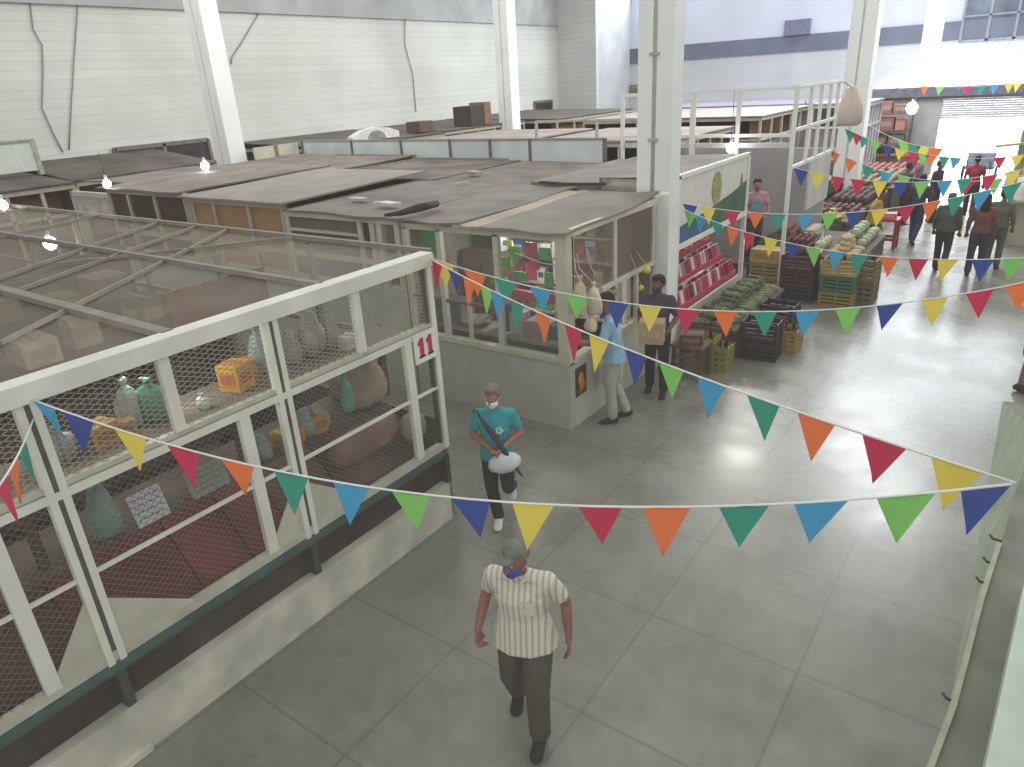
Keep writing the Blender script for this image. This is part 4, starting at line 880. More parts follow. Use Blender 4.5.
# ================================================================== BACK STALLS AND WALL STALLS
def simple_stall(label, x0, x1, y0, y1, z, roofmat, frame, front='y', bars=5, slope=0., wallc='6e635b', rail=True):
    t = thing('market_stall', label, 'market stall', ((x0+x1)/2, y0, 0))
    wm = M(wallc, .85, .25, 2.); d = .05
    MB().box(x0, x1, y0, y0+d, 0, z*.72).build('front_wall', wm, t); MB().box(x1-d, x1, y0+d, y1, 0, z*.72).build('side_wall', wm, t)
    MB().box(x0, x1, y1-d, y1, 0, z).build('back_wall', wm, t); MB().box(x0, x0+d, y0+d, y1-d, 0, z+slope).build('far_wall', wm, t)
    mb = MB(); mb.hexa([(x0-.05, y0-.1, z+slope), (x1+.1, y0-.1, z), (x1+.1, y1, z), (x0-.05, y1, z+slope), (x0-.05, y0-.1, z+slope+.04), (x1+.1, y0-.1, z+.04), (x1+.1, y1, z+.04), (x0-.05, y1, z+slope+.04)]); mb.build('roof', roofmat, t)
    if rail:
        MB().box(x0, x1+.05, y0-.06, y0, z-.12, z-.02).build('front_rail', frame, t); MB().box(x1, x1+.06, y0, y1, z-.12, z-.02).build('side_rail', frame, t)
        MB().box(x0, x1+.05, y0-.05, y0, z*.72, z*.72+.07).build('front_rail', frame, t); MB().box(x1, x1+.05, y0, y1, z*.72, z*.72+.07).build('side_rail', frame, t)
    for i in range(bars+1):
        y = y0+(y1-y0)*i/bars; MB().box(x1-.02, x1+.05, y-.04, y+.04, 0, z-.05).build('post', frame, t)
        if i < 3:
            x = x0+(x1-x0)*i/3; MB().box(x-.03, x+.03, y0-.05, y0, 0, z-.05).build('post', frame, t)
    mb = MB(); mb.box(x1-.4, x1-.36, y0+.2, y1-.2, z*.72, z-.1); mb.build('inner_panel', M('8a6a52', .85, .35, 1.5), t)
    return t
CREAM = M('b0a797', .7, .12)
DR = M('5e5651', .92, .25, 1.2)
simple_stall('low wall stall with dark sloping roof, nearest the left edge of the picture', -22.4, -19.0, 4.4, 8.1, 2.62, DR, CREAM, slope=.22)
simple_stall('low wall stall with dark sloping roof left of the leaning column', -22.4, -19.3, 8.3, 12.2, 2.62, DR, CREAM, slope=.35)
t = thing('sign_board', 'large blank cream board standing against the left wall at the picture edge', 'board', (-20.6, 7, 2.9))
MB().box(-20.65, -20.6, 5.2, 8.15, 2.9, 3.62).build('board', M('cfd6cb', .6, .05), t)
MB().box(-20.66, -20.58, 5.2, 8.2, 3.58, 3.64).build('frame_rail', M('8f958c', .7), t)
for y in (5.2, 8.15): MB().box(-20.7, -20.56, y-.05, y+.05, 2.79, 3.62).build('post', M('a9aa9e', .7), t)
simple_stall('dark stall behind the foot of the leaning column', -22.4, -18.2, 12.5, 14.6, 2.3, DR, M('8a6f5c', .8), slope=.1, wallc='7a4f3c')
simple_stall('wall stall with cream rails behind the long fence, left one', -22.4, -17.8, 15.2, 20.5, 2.72, DR, CREAM, slope=.15, wallc='83766b')
simple_stall('wall stall with cream rails behind the long fence, second from the left', -22.4, -17.9, 20.7, 25.8, 2.75, DR, CREAM, slope=.1, wallc='83766b')
simple_stall('wall stall near the far corner under the small dark opening', -22.4, -16.5, 26.2, 33.0, 2.75, DR, CREAM, slope=.1, wallc='83766b')
simple_stall('flat grey roofed stall in front of the second left column', -17.0, -12.8, 18.0, 22.5, 2.62, M('8d847d', .9, .15, 1.), M('6f6761', .8), wallc='5c5350')
simple_stall('open stall with dark recess right of the second left column', -12.6, -8.2, 18.6, 23.5, 2.55, M('857c76', .9, .15, 1.), CREAM, wallc='5c5350')
simple_stall('far stall with pale roof between the column and the tall cage', -14.5, -7.8, 25.0, 31.0, 2.75, M('928a88', .9, .12, 1.), CREAM, wallc='6d6664')
simple_stall('farthest stall along the far wall', -15.5, -7.2, 33.5, 38.8, 2.7, M('8b8590', .9, .12, 1.), M('b0acb4', .7), wallc='767080')
simple_stall('stall behind the back wall of the tall cage', -7.0, -5.25, 28.4, 31.2, 2.9, M('8a848c', .9, .12, 1.), M('c0bcc0', .7), wallc='6d6670')
# white bundle with arched top, dark cartons and planks on the wall stalls
p = oX(-17.9, 375, 130); mb = MB()
pts = [(p.y-1.1, 2.80), (p.y+1.0, 2.80), (p.y+1.0, 2.98), (p.y+.55, 3.12), (p.y, 3.18), (p.y-.6, 3.12), (p.y-1.1, 2.95)]
k = len(pts); mb.add([(-18.05, y, z) for y, z in pts]+[(-17.8, y, z) for y, z in pts], [tuple(reversed(range(k))), tuple(range(k, 2*k))]+[(i, (i+1) % k, k+(i+1) % k, k+i) for i in range(k)])
o = mb.build('arched_sign', M('d2cfc8', .7, .08)); tag(o, 'white arched sign board lying on the stall roof behind the long fence', 'sign')
mb = MB(); mb.add([(-17.79, p.y+.42*math.cos(a*PI/8)-.05, 2.81+.27*math.sin(a*PI/8)) for a in range(9)], [tuple(range(9))]); mb.build('print', M('7d857f', .7, .2), o)
for px, py, d, c, tx in [(468, 110, (.8, .9, .7), '3f3b38', 'dark bundle standing on the wall stall roof left of the second column'), (480, 108, (.7, .5, .8), '8a6f57', 'brown carton beside the dark bundle on the wall stall roof'), (420, 130, (.6, .8, .35), '5e4a40', 'dark brown carton on the stall right of the arched sign')]:
    q = oX(-18.4, px, py); tag(carton('carton', (q.x, q.y, 2.82), d, .1, M(c, .85, .2), M(c, .85, .2)), tx, 'carton')
# white railing frames on the flat roofs
def roof_frame(label, x0, x1, y, z0, z1, n):
    t = thing('roof_railing', label, 'railing', (x0, y, z0))
    for z in (z0+.04, z1): MB().box(x0, x1, y-.025, y+.025, z-.03, z+.03).build('rail', CREAM, t)
    for i in range(n+1): x = x0+(x1-x0)*i/n; MB().box(x-.035, x+.035, y-.03, y+.03, z0, z1).build('post', CREAM, t)
roof_frame('low cream railing on the open stall roof left of the tall cage', -12.4, -8.3, 18.55, 2.55, 3.15, 2)
# dark plants/clutter on the far roofs and the pale bundle beside the far column
o = bag('hanging_sack', (-3.62, 17.85, 2.95), (.5, .38, .8), M('c9bcb0', .8, .08, 3.), tied=False, seed=88)
MB().tube([(-3.62, 17.85, 3.72), (-3.7, 17.4, 3.86), (CX, 17.15, 3.88)], .012, 6).build('rope', M('b9ac98'), o); tag(o, 'pale cream bundle hanging at the far end of the tall cage', 'sack')

# right-hand far stall with beige counter and awning
RS = thing('market_stall', 'beige stall with awning at the right edge beside the aisle', 'market stall', (.6, 19, 0))
MB().box(-.35, 3, 20.5, 24.5, 0, 1.0).build('counter', M('a9a594', .7, .12, 2.), RS)
MB().box(-.45, 3, 20.4, 24.6, 1.0, 1.06).build('counter_top', M('bdb9a6', .6, .1), RS)
for x, y in ((-.4, 20.4), (-.4, 24.6)): MB().box(x-.05, x+.05, y-.05, y+.05, 0, 2.6).build('post', M('93a38a', .6), RS)
mb = MB(); mb.hexa([(-.9, 20.2, 2.25), (3, 20.2, 2.7), (3, 24.8, 2.7), (-.9, 24.8, 2.25), (-.9, 20.2, 2.3), (3, 20.2, 2.75), (3, 24.8, 2.75), (-.9, 24.8, 2.3)]); mb.build('awning', M('c2b795', .7, .08), RS)
MB().box(2.9, 3.0, 20.4, 24.6, 0, 2.7).build('back_wall', M('6c6a64', .8), RS)
for i, (px, py, c, tx) in enumerate([(985, 208, 'd8d8d6', 'white hanging sheet at the right far stall post'), ]):
    p = oY(20.2, 1004, 222); tag(bag('plastic_bag', (-.5, 20.2, 1.15), (.2, .15, .6), M('d5d8d6', .5, .08), seed=91), 'pale plastic bag hanging at the post of the beige stall', 'plastic bag')
# stacked crates / goods by the entrance
for i, (x, y, z, c, tx) in enumerate([(-3.9, 31.2, 0, '9a4a44', 'red crate at the left of the bright entrance, bottom one'), (-3.9, 31.2, .3, 'a85048', 'red crate at the left of the bright entrance, second one'), (-3.9, 31.2, .6, '95423f', 'red crate at the left of the bright entrance, third one'), (-3.9, 31.2, .9, 'b0564c', 'red crate at the left of the bright entrance, top one'), (-4.7, 31.0, 0, '5d4a44', 'dark crate left of the red crates, bottom one'), (-4.7, 31.0, .3, '6a4f48', 'dark crate left of the red crates, middle one'), (-4.7, 31.0, .6, '54423e', 'dark crate left of the red crates, top one')]):
    crate(x, y-.2, z, c, tx, .7, .5, .29)
rk = thing('goods_rack', 'rack of dull red and brown goods before the grey entrance wall', 'shelving', (-6.2, 31.9, 0))
for z in (.5, 1.1, 1.7, 2.3): MB().box(-8.2, -4.3, 31.9, 32.6, z, z+.04).build('shelf_board', M('5d5450', .9, .2), rk)
for x in (-8.2, -6.9, -5.6, -4.34):
    for y in (31.86, 32.6): MB().box(x, x+.05, y, y+.04, 0, 2.9).build('upright', M('6d655f', .8, .2), rk)
rc = ['8a5a54', '6a5a52', '9a8f88', '7a3f3c', '55504e', 'a3978c', '5d6a5a', 'b56a5a']
for z in (.544, 1.144, 1.744, 2.344):
    x = -8.0
    while x < -4.7:
        w_ = rnd.uniform(.3, .55); tag(carton('carton', (x+w_/2, 32.2, z), (w_, .45, rnd.uniform(.25, .46)), 0, M(rc[rnd.randrange(8)], .85, .15), M('8d827a', .8)), 'dull carton on the rack before the grey entrance wall', 'carton', 'cartons on the entrance rack'); x += w_+.06
# bluish vehicle-like covered cart in the bright passage
ctn = thing('handcart', 'grey blue covered handcart standing in the bright entrance', 'cart', (-1.7, 31.5, 0))
MB().box(-2.2, -1.3, 30.9, 32.2, .45, .55).build('bed', M('5d6478', .6, .15), ctn)
MB().box(-2.15, -1.35, 31.0, 32.1, .55, 1.0).build('load', M('7a8296', .7, .2), ctn)
for x in (-2.26, -1.24):
    mb = MB(); R = Matrix.Rotation(PI/2, 3, 'Y'); mb.lathe([(.05, -.03), (.24, -.03), (.26, 0), (.24, .03), (.05, .03)], (x, 31.5, .26), 16, (1, 1, 1), R); mb.build('wheel', M('2c2c30', .8), ctn)
for x in (-2.1, -1.4): MB().bar((x, 30.95, .5), (x, 30.2, .85), .04).build('handle', M('5d6478', .5), ctn)
mb = MB()
for x in (-2.05, -1.45): mb.bar((x, 32.0, .5), (x, 32.05, .0), .04)
mb.build('prop_leg', M('5d6478', .5), ctn)

lamp(oY(27, 912, 108), 'glowing white ball in place of a bright white shape before the grey entrance wall', .8, .17)  # emissive ball put in for a bright white shape
# ================================================================== BUNTING
BC = {'c': '3a9cc8', 'b': '2c4a94', 'y': 'e3ce52', 'r': 'c42a50', 'o': 'e8753c', 't': '2a9680', 'g': '7fc862'}
_bm = {}
def bmat(k):
    if k not in _bm:
        mt, nt, b = base_mat('pennant_cloth'); b.inputs['Base Color'].default_value = lin(BC[k]); b.inputs['Roughness'].default_value = .8
        t = nt.nodes.new('ShaderNodeBsdfTranslucent'); t.inputs[0].default_value = lin(BC[k]); mx = nt.nodes.new('ShaderNodeMixShader'); mx.inputs[0].default_value = .35
        out = nt.nodes['Material Output']; nt.links.new(b.outputs[0], mx.inputs[1]); nt.links.new(t.outputs[0], mx.inputs[2]); nt.links.new(mx.outputs[0], out.inputs[0]); _bm[k] = mt
    return _bm[k]
CORD = M('e2e2dc', .6, .05)
def bunting(label, A, B, sag, flags, w=.205, h=.235, cord=.0055, seed=0):
    """flags: (pixel x of the flag's middle, colour) - placed where the string passes that bearing"""
    A, B = Vector(A), Vector(B); r = random.Random(seed)
    def C(t): return A.lerp(B, t)-Vector((0, 0, 4*sag*t*(1-t)))
    t0 = thing('bunting', label, 'bunting', tuple(A))
    MB().tube([C(i/24) for i in range(25)], cord, 6).build('cord', CORD, t0)
    L = (B-A).length
    for px, k in flags:
        lo, hi = 0., 1.
        inc = pj(C(1))[0] > pj(C(0))[0]
        for _ in range(40):
            m_ = (lo+hi)/2
            if (pj(C(m_))[0] < px) == inc: lo = m_
            else: hi = m_
        t = (lo+hi)/2; dt = w/2/L
        if t < .002 or t > .998: continue
        p, q = C(max(0, t-dt)), C(min(1, t+dt)); mid = (p+q)/2
        d = (q-p).normalized(); nrm = d.cross(Vector((0, 0, 1))).normalized(); sw = r.uniform(-.05, .05)
        tip = mid-Vector((0, 0, h))+nrm*sw+d*r.uniform(-.03, .03)
        mb = MB(); rows = 5; vs = []
        for i in range(rows+1):
            f = i/rows; a, b = p.lerp(tip, f), q.lerp(tip, f); c_ = (a+b)/2+nrm*(.012*math.sin(f*4+px))
            vs += [a, c_, b]
        fs = []
        for i in range(rows):
            o_ = 3*i; fs += [(o_, o_+3, o_+4, o_+1), (o_+1, o_+4, o_+5, o_+2)]
        mb.add(vs, fs, True); mb.build('pennant', bmat(k), t0)
    return t0
def at(px, py, dist): return CP+ray(px, py).normalized()*dist
PA = Vector((SX+.03, 1.33, 2.76)); PB = Vector((SX+.03, 4.74, 2.80))
R1 = at(1012, 484, 3.25); R1b = at(1016, 483, 3.3)
bunting('nearest bunting string, from the left cage post across the walking man to the stair', PA, R1, .34, [(38, 'c'), (78, 'b'), (130, 'y'), (183, 'r'), (237, 'o'), (291, 't'), (351, 'c'), (410, 'g'), (470, 'b'), (533, 'y'), (600, 'r'), (667, 'o'), (744, 't'), (821, 'c'), (906, 'g'), (993, 'b')], seed=1)
bunting('bunting string dropping from the corner post of stall 11 to the stair', PB, R1b, .10, [(437, 'r'), (453, 'b'), (469, 'o'), (487, 'g'), (497, 'c'), (517, 't'), (543, 'o'), (573, 'r'), (599, 'y'), (636, 'b'), (671, 'g'), (711, 'c'), (763, 't'), (816, 'o'), (884, 'r'), (957, 'y')], seed=2)
bunting('bunting string from the corner post of stall 11 across the middle of the aisle', PB+Vector((0, 0, .01)), at(1075, 271, 7.2), .42, [(443, 'y'), (475, 'o'), (506, 't'), (540, 'c'), (577, 'g'), (617, 'b'), (650, 'y'), (688, 'r'), (725, 'o'), (765, 't'), (808, 'c'), (848, 'g'), (890, 'b'), (935, 'y'), (980, 'r'), (1020, 'o')], seed=3)
CA = oY(9.6, 676, 205)+Vector((0, -.03, 0))
bunting('bunting string from the tall column sagging over the crate stacks to the right', CA, at(1080, 254, 8.4), .31, [(690, 'g'), (701, 'c'), (717, 't'), (733, 'o'), (750, 'r'), (771, 'y'), (793, 'b'), (813, 'g'), (836, 'c'), (860, 't'), (889, 'o'), (918, 'r'), (948, 'y'), (983, 'b'), (1015, 'g')], seed=4)
bunting('bunting string from the tall column running level over the fruit table', CA+Vector((0, 0, .05)), at(1075, 166, 10.8), .34, [(690, 'b'), (708, 'y'), (732, 'r'), (756, 'o'), (778, 't'), (806, 'c'), (830, 'g'), (854, 'b'), (880, 'y'), (906, 'r'), (932, 'o'), (957, 't'), (983, 'c'), (1012, 't')], seed=5)
CB = Vector((CX+.03, 14.0, 2.52))
bunting('bunting string from the foot of the tall cage across the aisle', CB, at(1060, 160, 16), .32, [(801, 'b'), (818, 'y'), (838, 'r'), (858, 'r'), (880, 'y'), (901, 'b'), (922, 'g'), (945, 'c'), (965, 't'), (990, 'r'), (1013, 'y')], w=.26, h=.3, seed=6)
bunting('second bunting string by the tall cage, hanging a little lower', Vector((CX+.03, 17.1, 2.5)), at(1062, 166, 17), .45, [(834, 'o'), (851, 'o'), (868, 't'), (886, 'c'), (904, 'g'), (924, 'b'), (944, 'y'), (968, 'r'), (995, 'g')], w=.26, h=.3, seed=7)
bunting('far bunting string starting at the end of the tall cage', at(842, 127, 18), at(1060, 148, 18.5), .4, [(850, 't'), (857, 'r'), (864, 't'), (876, 'g'), (888, 'b'), (900, 'y'), (914, 'r'), (924, 'g'), (931, 'o'), (944, 't'), (956, 'c'), (1000, 'r'), (1018, 'y')], w=.22, h=.25, seed=8)
bunting('distant bunting string running towards the bright entrance', at(862, 120, 24), at(960, 148, 23), .25, [(905, 'g'), (914, 't'), (923, 'y'), (936, 'o')], w=.4, h=.42, seed=9)
bunting('farthest bunting string under the dark band of the far wall', at(905, 85, 29), at(1040, 80, 29), .12, [(925, 'o'), (940, 'g'), (968, 'r'), (982, 't'), (995, 'c'), (1009, 'y'), (1018, 'y')], w=.24, h=.28, seed=10)
bunting('steep bunting piece at the left edge, dropping from the cage post', PA+Vector((-.02, -.02, -.12)), at(-12, 500, 3.9), .03, [(22, 't'), (14, 'o'), (2, 'r')], seed=11)

# ================================================================== PEOPLE
_sph = [(math.cos(2*PI*j/10)*math.sin(PI*i/6), math.sin(2*PI*j/10)*math.sin(PI*i/6), math.cos(PI*i/6)) for i in range(7) for j in range(10 if 0 < i < 6 else 1)]
def hull(bm, ells):
    """add the convex hull of a few ellipsoids (centre, radii) as one closed lump"""
    tmp = bmesh.new()
    for c, r in ells:
        r = r if isinstance(r, (tuple, list)) else (r, r, r)
        for s in _sph: tmp.verts.new((c[0]+s[0]*r[0], c[1]+s[1]*r[1], c[2]+s[2]*r[2]))
    res = bmesh.ops.convex_hull(tmp, input=tmp.verts)
    bmesh.ops.delete(tmp, geom=[v for v in tmp.verts if not v.link_faces], context='VERTS')
    mp = {v: bm.verts.new(v.co) for v in tmp.verts}
    for f in tmp.faces:
        try: bm.faces.new([mp[v] for v in f.verts])
        except ValueError: pass
    tmp.free()
def chain(bm, pts, rs):
    for i in range(len(pts)-1): hull(bm, [(pts[i], rs[i]), (pts[i+1], rs[i+1])])
def fuse(bm, name, mat, parent, vox, smooth=4):
    """merge overlapping lumps into one continuous skin"""
    me = bpy.data.meshes.new(name); bmesh.ops.recalc_face_normals(bm, faces=bm.faces); bm.to_mesh(me); bm.free()
    o = bpy.data.objects.new(name, me); COL.objects.link(o)
    r = o.modifiers.new('r', 'REMESH'); r.mode = 'VOXEL'; r.voxel_size = vox; r.use_smooth_shade = True
    s = o.modifiers.new('s', 'SMOOTH'); s.factor = .5; s.iterations = smooth
    dg = bpy.context.evaluated_depsgraph_get(); m2 = bpy.data.meshes.new_from_object(o.evaluated_get(dg))
    o.modifiers.clear(); o.data = m2; m2.name = name; m2.materials.clear(); m2.materials.append(mat); bpy.data.meshes.remove(me)
    for p in m2.polygons: p.use_smooth = True
    if parent is not None: o.parent = parent
    return o
V = Vector
def hand_into(bm, wrist, fdir, pdir, side, curl=.4):
    """fdir: towards the fingertips, pdir: out of the palm, side: +1/-1 which edge carries the thumb"""
    f = V(fdir).normalized(); p = V(pdir); p = (p-f*p.dot(f)).normalized(); s = f.cross(p)*side; w = V(wrist)
    hull(bm, [(w, .025), (w+f*.035+s*.022, .016), (w+f*.035-s*.022, .016)])
    hull(bm, [(w+f*.03+s*.026, .014), (w+f*.03-s*.024, .014), (w+f*.085+s*.034, .012), (w+f*.085-s*.032, .012)])
    for k, (o, l) in enumerate([(.033, .072), (.011, .082), (-.011, .076), (-.032, .058)]):
        b = w+f*.085+s*o; a1, a2 = curl*.8, curl*2.0
        d1 = f*math.cos(a1)+p*math.sin(a1); d2 = f*math.cos(a2)+p*math.sin(a2)
        m1 = b+d1*l*.5; chain(bm, [b-f*.02, m1, m1+d2*l*.5], [.0105, .0095, .008])
    b = w+f*.028+s*.028; d1 = (f*.6+s*.8+p*.25).normalized(); d2 = (f*.9+s*.25+p*.4).normalized()
    chain(bm, [b, b+d1*.035, b+d1*.035+d2*.032], [.014, .0115, .009])

def person(name, label, loc, rz, P, col, vox=.012, scale=1., extras=None, shirt_mat=None, sleeve=.62, hair='short', mask=None, skirt=None, cap=None, stout=1., group=None):
    """P: joints in the person's own frame, facing -Y, +X = the person's left, metres at 1.70 m height"""
    root = thing(name, label, 'person', (0, 0, 0), group)
    skin, shirt, pants, hairc, shoe = [M(c, .6, .06, 8.) if i == 0 else M(c, .85, .14, 9.) for i, c in enumerate(col)]
    if shirt_mat: shirt = shirt_mat
    pel, ch, nk, hd = V(P['pelvis']), V(P['chest']), V(P['neck']), V(P['head'])
    st = stout
    # ---- body
    bm = bmesh.new()
    hull(bm, [(pel, (.14*st, .095*st, .09)), (pel.lerp(ch, .5), (.125*st, .09*st, .09))])
    hull(bm, [(pel.lerp(ch, .5), (.125*st, .09*st, .09)), (ch, (.15*st, .1*st, .12))])
    sl, sr = V(P['sh_l']), V(P['sh_r'])
    hull(bm, [(ch, (.14, .09, .1)), (sl, .05), (sr, .05)]); hull(bm, [(sl.lerp(sr, .5)+V((0, 0, .02)), (.07, .055, .05)), (nk, (.052, .052, .04))])
    hull(bm, [(nk, (.05, .052, .04)), (hd+V((0, .01, -.06)), (.05, .055, .05))])
    fwd = V(P.get('look', (0, -1, -.1))).normalized(); rgt = fwd.cross(V((0, 0, 1))).normalized(); upv = rgt.cross(fwd)
    H = lambda a, b, c: hd+rgt*a+fwd*b+upv*c
    hull(bm, [(H(0, -.015, .03), (.075, .085, .085)), (H(0, .03, -.03), (.062, .058, .06)), (H(0, .055, -.085), (.034, .03, .026))])
    hull(bm, [(H(0, .085, .012), .012), (H(0, .108, -.028), .014), (H(-.014, .09, -.032), .01), (H(.014, .09, -.032), .01)])
    for s in (-1, 1):
        hull(bm, [(H(s*.074, -.01, .015), (.014, .016, .026)), (H(s*.072, -.005, -.02), (.01, .012, .016))])
        hull(bm, [(H(s*.03, .072, .028), (.022, .014, .01))])
    for sd, sh in (('l', sl), ('r', sr)):
        e, w = V(P['el_'+sd]), V(P['wr_'+sd])
        chain(bm, [sh, sh.lerp(e, .5), e, e.lerp(w, .35), w], [.052, .046, .039, .04, .026])
        fd, pd, cu = P.get('hand_'+sd, ((w-e), (0, -1, 0), .5))
        hand_into(bm, w, fd, pd, 1 if sd == 'l' else -1, cu)
    for sd, s in (('l', 1), ('r', -1)):
        hp = pel+V((s*.085, 0, -.02)); k, a = V(P['kn_'+sd]), V(P['an_'+sd]); tdir = V(P.get('toe_'+sd, (0, -1, -.25))).normalized()
        chain(bm, [hp, hp.lerp(k, .5), k, k.lerp(a, .3), a], [.088, .074, .056, .054, .036])
        dn = V((0, 0, -1)); dn = (dn-tdir*dn.dot(tdir)).normalized(); hull(bm, [(a+dn*.035, .028), (a+tdir*.11+dn*.052, .018)])
    body = fuse(bm, 'body', skin, root, vox)
    # ---- shirt
    bm = bmesh.new(); hem = pel+V((0, 0, P.get('hem', -.03)))
    hb_ = 1+.9*(P.get('baggy', 1.)-1); hull(bm, [(hem, (.188*st*hb_, .14*st*hb_, .03)), (pel.lerp(ch, .5), (.15*st, .118*st, .09))]); hull(bm, [(pel.lerp(ch, .5), (.15*st, .118*st, .09)), (ch, (.168*st, .122*st, .12))])
    hull(bm, [(ch, (.16, .115, .11)), (sl, .064), (sr, .064)]); hull(bm, [(sl+V((-.02, 0, .0)), .058), (sr+V((.02, 0, .0)), .058), (nk+V((0, .01, -.035)), (.07, .065, .02))])
    for sd, sh in (('l', sl), ('r', sr)):
        e, w = V(P['el_'+sd]), V(P['wr_'+sd])
        if sleeve <= 1: hull(bm, [(sh, .066), (sh.lerp(e, sleeve), .06)])
        else: chain(bm, [sh, e, e.lerp(w, sleeve-1)], [.066, .054, .043])
    fuse(bm, 'shirt', shirt, root, vox)
    # ---- trousers
    bg_ = P.get('baggy', 1.); bm = bmesh.new()
    hull(bm, [(pel+V((0, 0, .06)), (.152*st, .108*st, .03)), (pel+V((0, 0, -.06)), (.155*st, .115*st, .08))])
    pl = P.get('pants_len', .93)
    for sd, s in (('l', 1), ('r', -1)):
        hp = pel+V((s*.085, 0, -.03)); k, a = V(P['kn_'+sd]), V(P['an_'+sd])
        if pl > .5: chain(bm, [hp, hp.lerp(k, .5), k, k.lerp(a, .5), k.lerp(a, pl)], [.1*bg_, .09*bg_, .074*bg_, .07*bg_, .068*bg_])
        else: chain(bm, [hp, hp.lerp(k, .5), hp.lerp(k, pl*2)], [.108, .1, .094])
    fuse(bm, 'trousers', pants, root, vox)
    for sd in ('l', 'r'):
        a = V(P['an_'+sd]); tdir = V(P.get('toe_'+sd, (0, -1, -.25))).normalized(); bm = bmesh.new()
        dn = V((0, 0, -1)); dn = (dn-tdir*dn.dot(tdir)).normalized()
        hull(bm, [(a-tdir*.03+dn*.035, (.046, .046, .042)), (a+tdir*.05+dn*.03, (.048, .05, .045)), (a+dn*.005, .052)])
        hull(bm, [(a-tdir*.03+dn*.05, (.042, .042, .03)), (a+tdir*.15+dn*.05, (.05, .05, .028)), (a+tdir*.1+dn*.04, (.047, .05, .034))])
        so = fuse(bm, 'shoe', shoe, root, vox, 2)
        if P.get('sole'):
            bm = bmesh.new(); hull(bm, [(a-tdir*.035+dn*.072, (.046, .046, .012)), (a+tdir*.155+dn*.072, (.052, .052, .012))]); fuse(bm, 'sole', M(P['sole'], .7), so, vox, 1)
    # ---- hair / cap / mask / eyes
    bm = bmesh.new()
    if cap:
        hull(bm, [(H(0, -.015, .07), (.082, .088, .05)), (H(0, -.025, .04), (.084, .09, .025))]); hull(bm, [(H(0, .06, .055), (.06, .03, .01)), (H(0, .105, .05), (.045, .018, .008))])
        fuse(bm, 'cap', M(cap, .85, .2, 12.), root, vox)
        bm = bmesh.new(); hull(bm, [(H(0, -.06, -.01), (.07, .045, .05)), (H(0, -.05, .03), (.08, .06, .03))]); fuse(bm, 'hair', hairc, root, vox)
    else:
        hull(bm, [(H(0, -.035, .055), (.086, .085, .075)), (H(0, -.05, 0), (.08, .06, .06))]); hull(bm, [(H(0, .035, .1), (.062, .04, .03)), (H(0, -.02, .09), (.08, .07, .04))])
        for s in (-1, 1): hull(bm, [(H(s*.07, .0, .05), (.014, .03, .03)), (H(s*.066, -.04, .02), (.02, .03, .05))])
        if hair == 'long': hull(bm, [(H(0, -.06, 0), (.09, .06, .08)), (H(0, -.07, -.18), (.1, .05, .1))])
        if hair == 'bun': hull(bm, [(H(0, -.13, .03), .04), (H(0, -.1, .03), .03)])
        fuse(bm, 'hair', hairc, root, vox)
    if mask:
        bm = bmesh.new(); hull(bm, [(H(0, .092, -.03), (.03, .026, .02)), (H(0, .07, -.09), (.034, .028, .02)), (H(.045, .045, -.05), (.024, .03, .034)), (H(-.045, .045, -.05), (.024, .03, .034))]); mo = fuse(bm, 'face_mask', M(mask, .8, .05), root, max(vox, .008))
        mb = MB()
        for s in (-1, 1): mb.tube([H(s*.062, .04, -.035), H(s*.085, -.01, .0)], .003, 5)
        mb.build('ear_loop', M(mask, .8), mo)
    if vox < .0125:
        for s in (-1, 1):
            eo = MB().ball(H(s*.03, .078, .012), .0105, 10, 8).build('eye', M('b9b0a8', .3, .02), root)
            MB().ball(H(s*.03, .086, .012), .0062, 8, 6).build('iris', M('2b1d16', .3), eo)
        if not mask: MB().tube([H(-.022, .083, -.066), H(0, .09, -.068), H(.022, .083, -.066)], .005, 6).build('mouth', M('8d4f46', .6), root)
    if extras: extras(root, P, H, vox)
    root.location = loc; root.rotation_euler = (0, 0, rz); root.scale = (scale,)*3
    return root
def place(anchor_local, world, rz, scale=1.):
    """location that puts the local point at the world point"""
    R = Matrix.Rotation(rz, 3, 'Z'); return V(world)-R@(V(anchor_local)*scale)
def rig(lean=0., **k):
    """a standing figure, arms down; override any joint"""
    P = dict(pelvis=(0, 0, .94), chest=(0, -lean*.6, 1.24), neck=(0, -lean-.005, 1.46), head=(0, -lean-.03, 1.575), sh_l=(.17, -lean*.9, 1.365), sh_r=(-.17, -lean*.9, 1.365),
             el_l=(.235, .02-lean, 1.12), el_r=(-.235, .02-lean, 1.12), wr_l=(.245, -.06-lean, .88), wr_r=(-.245, -.06-lean, .88),
             kn_l=(.095, -.02, .50), kn_r=(-.095, -.02, .50), an_l=(.1, .02, .085), an_r=(-.1, .02, .085))
    P.update(k); return P

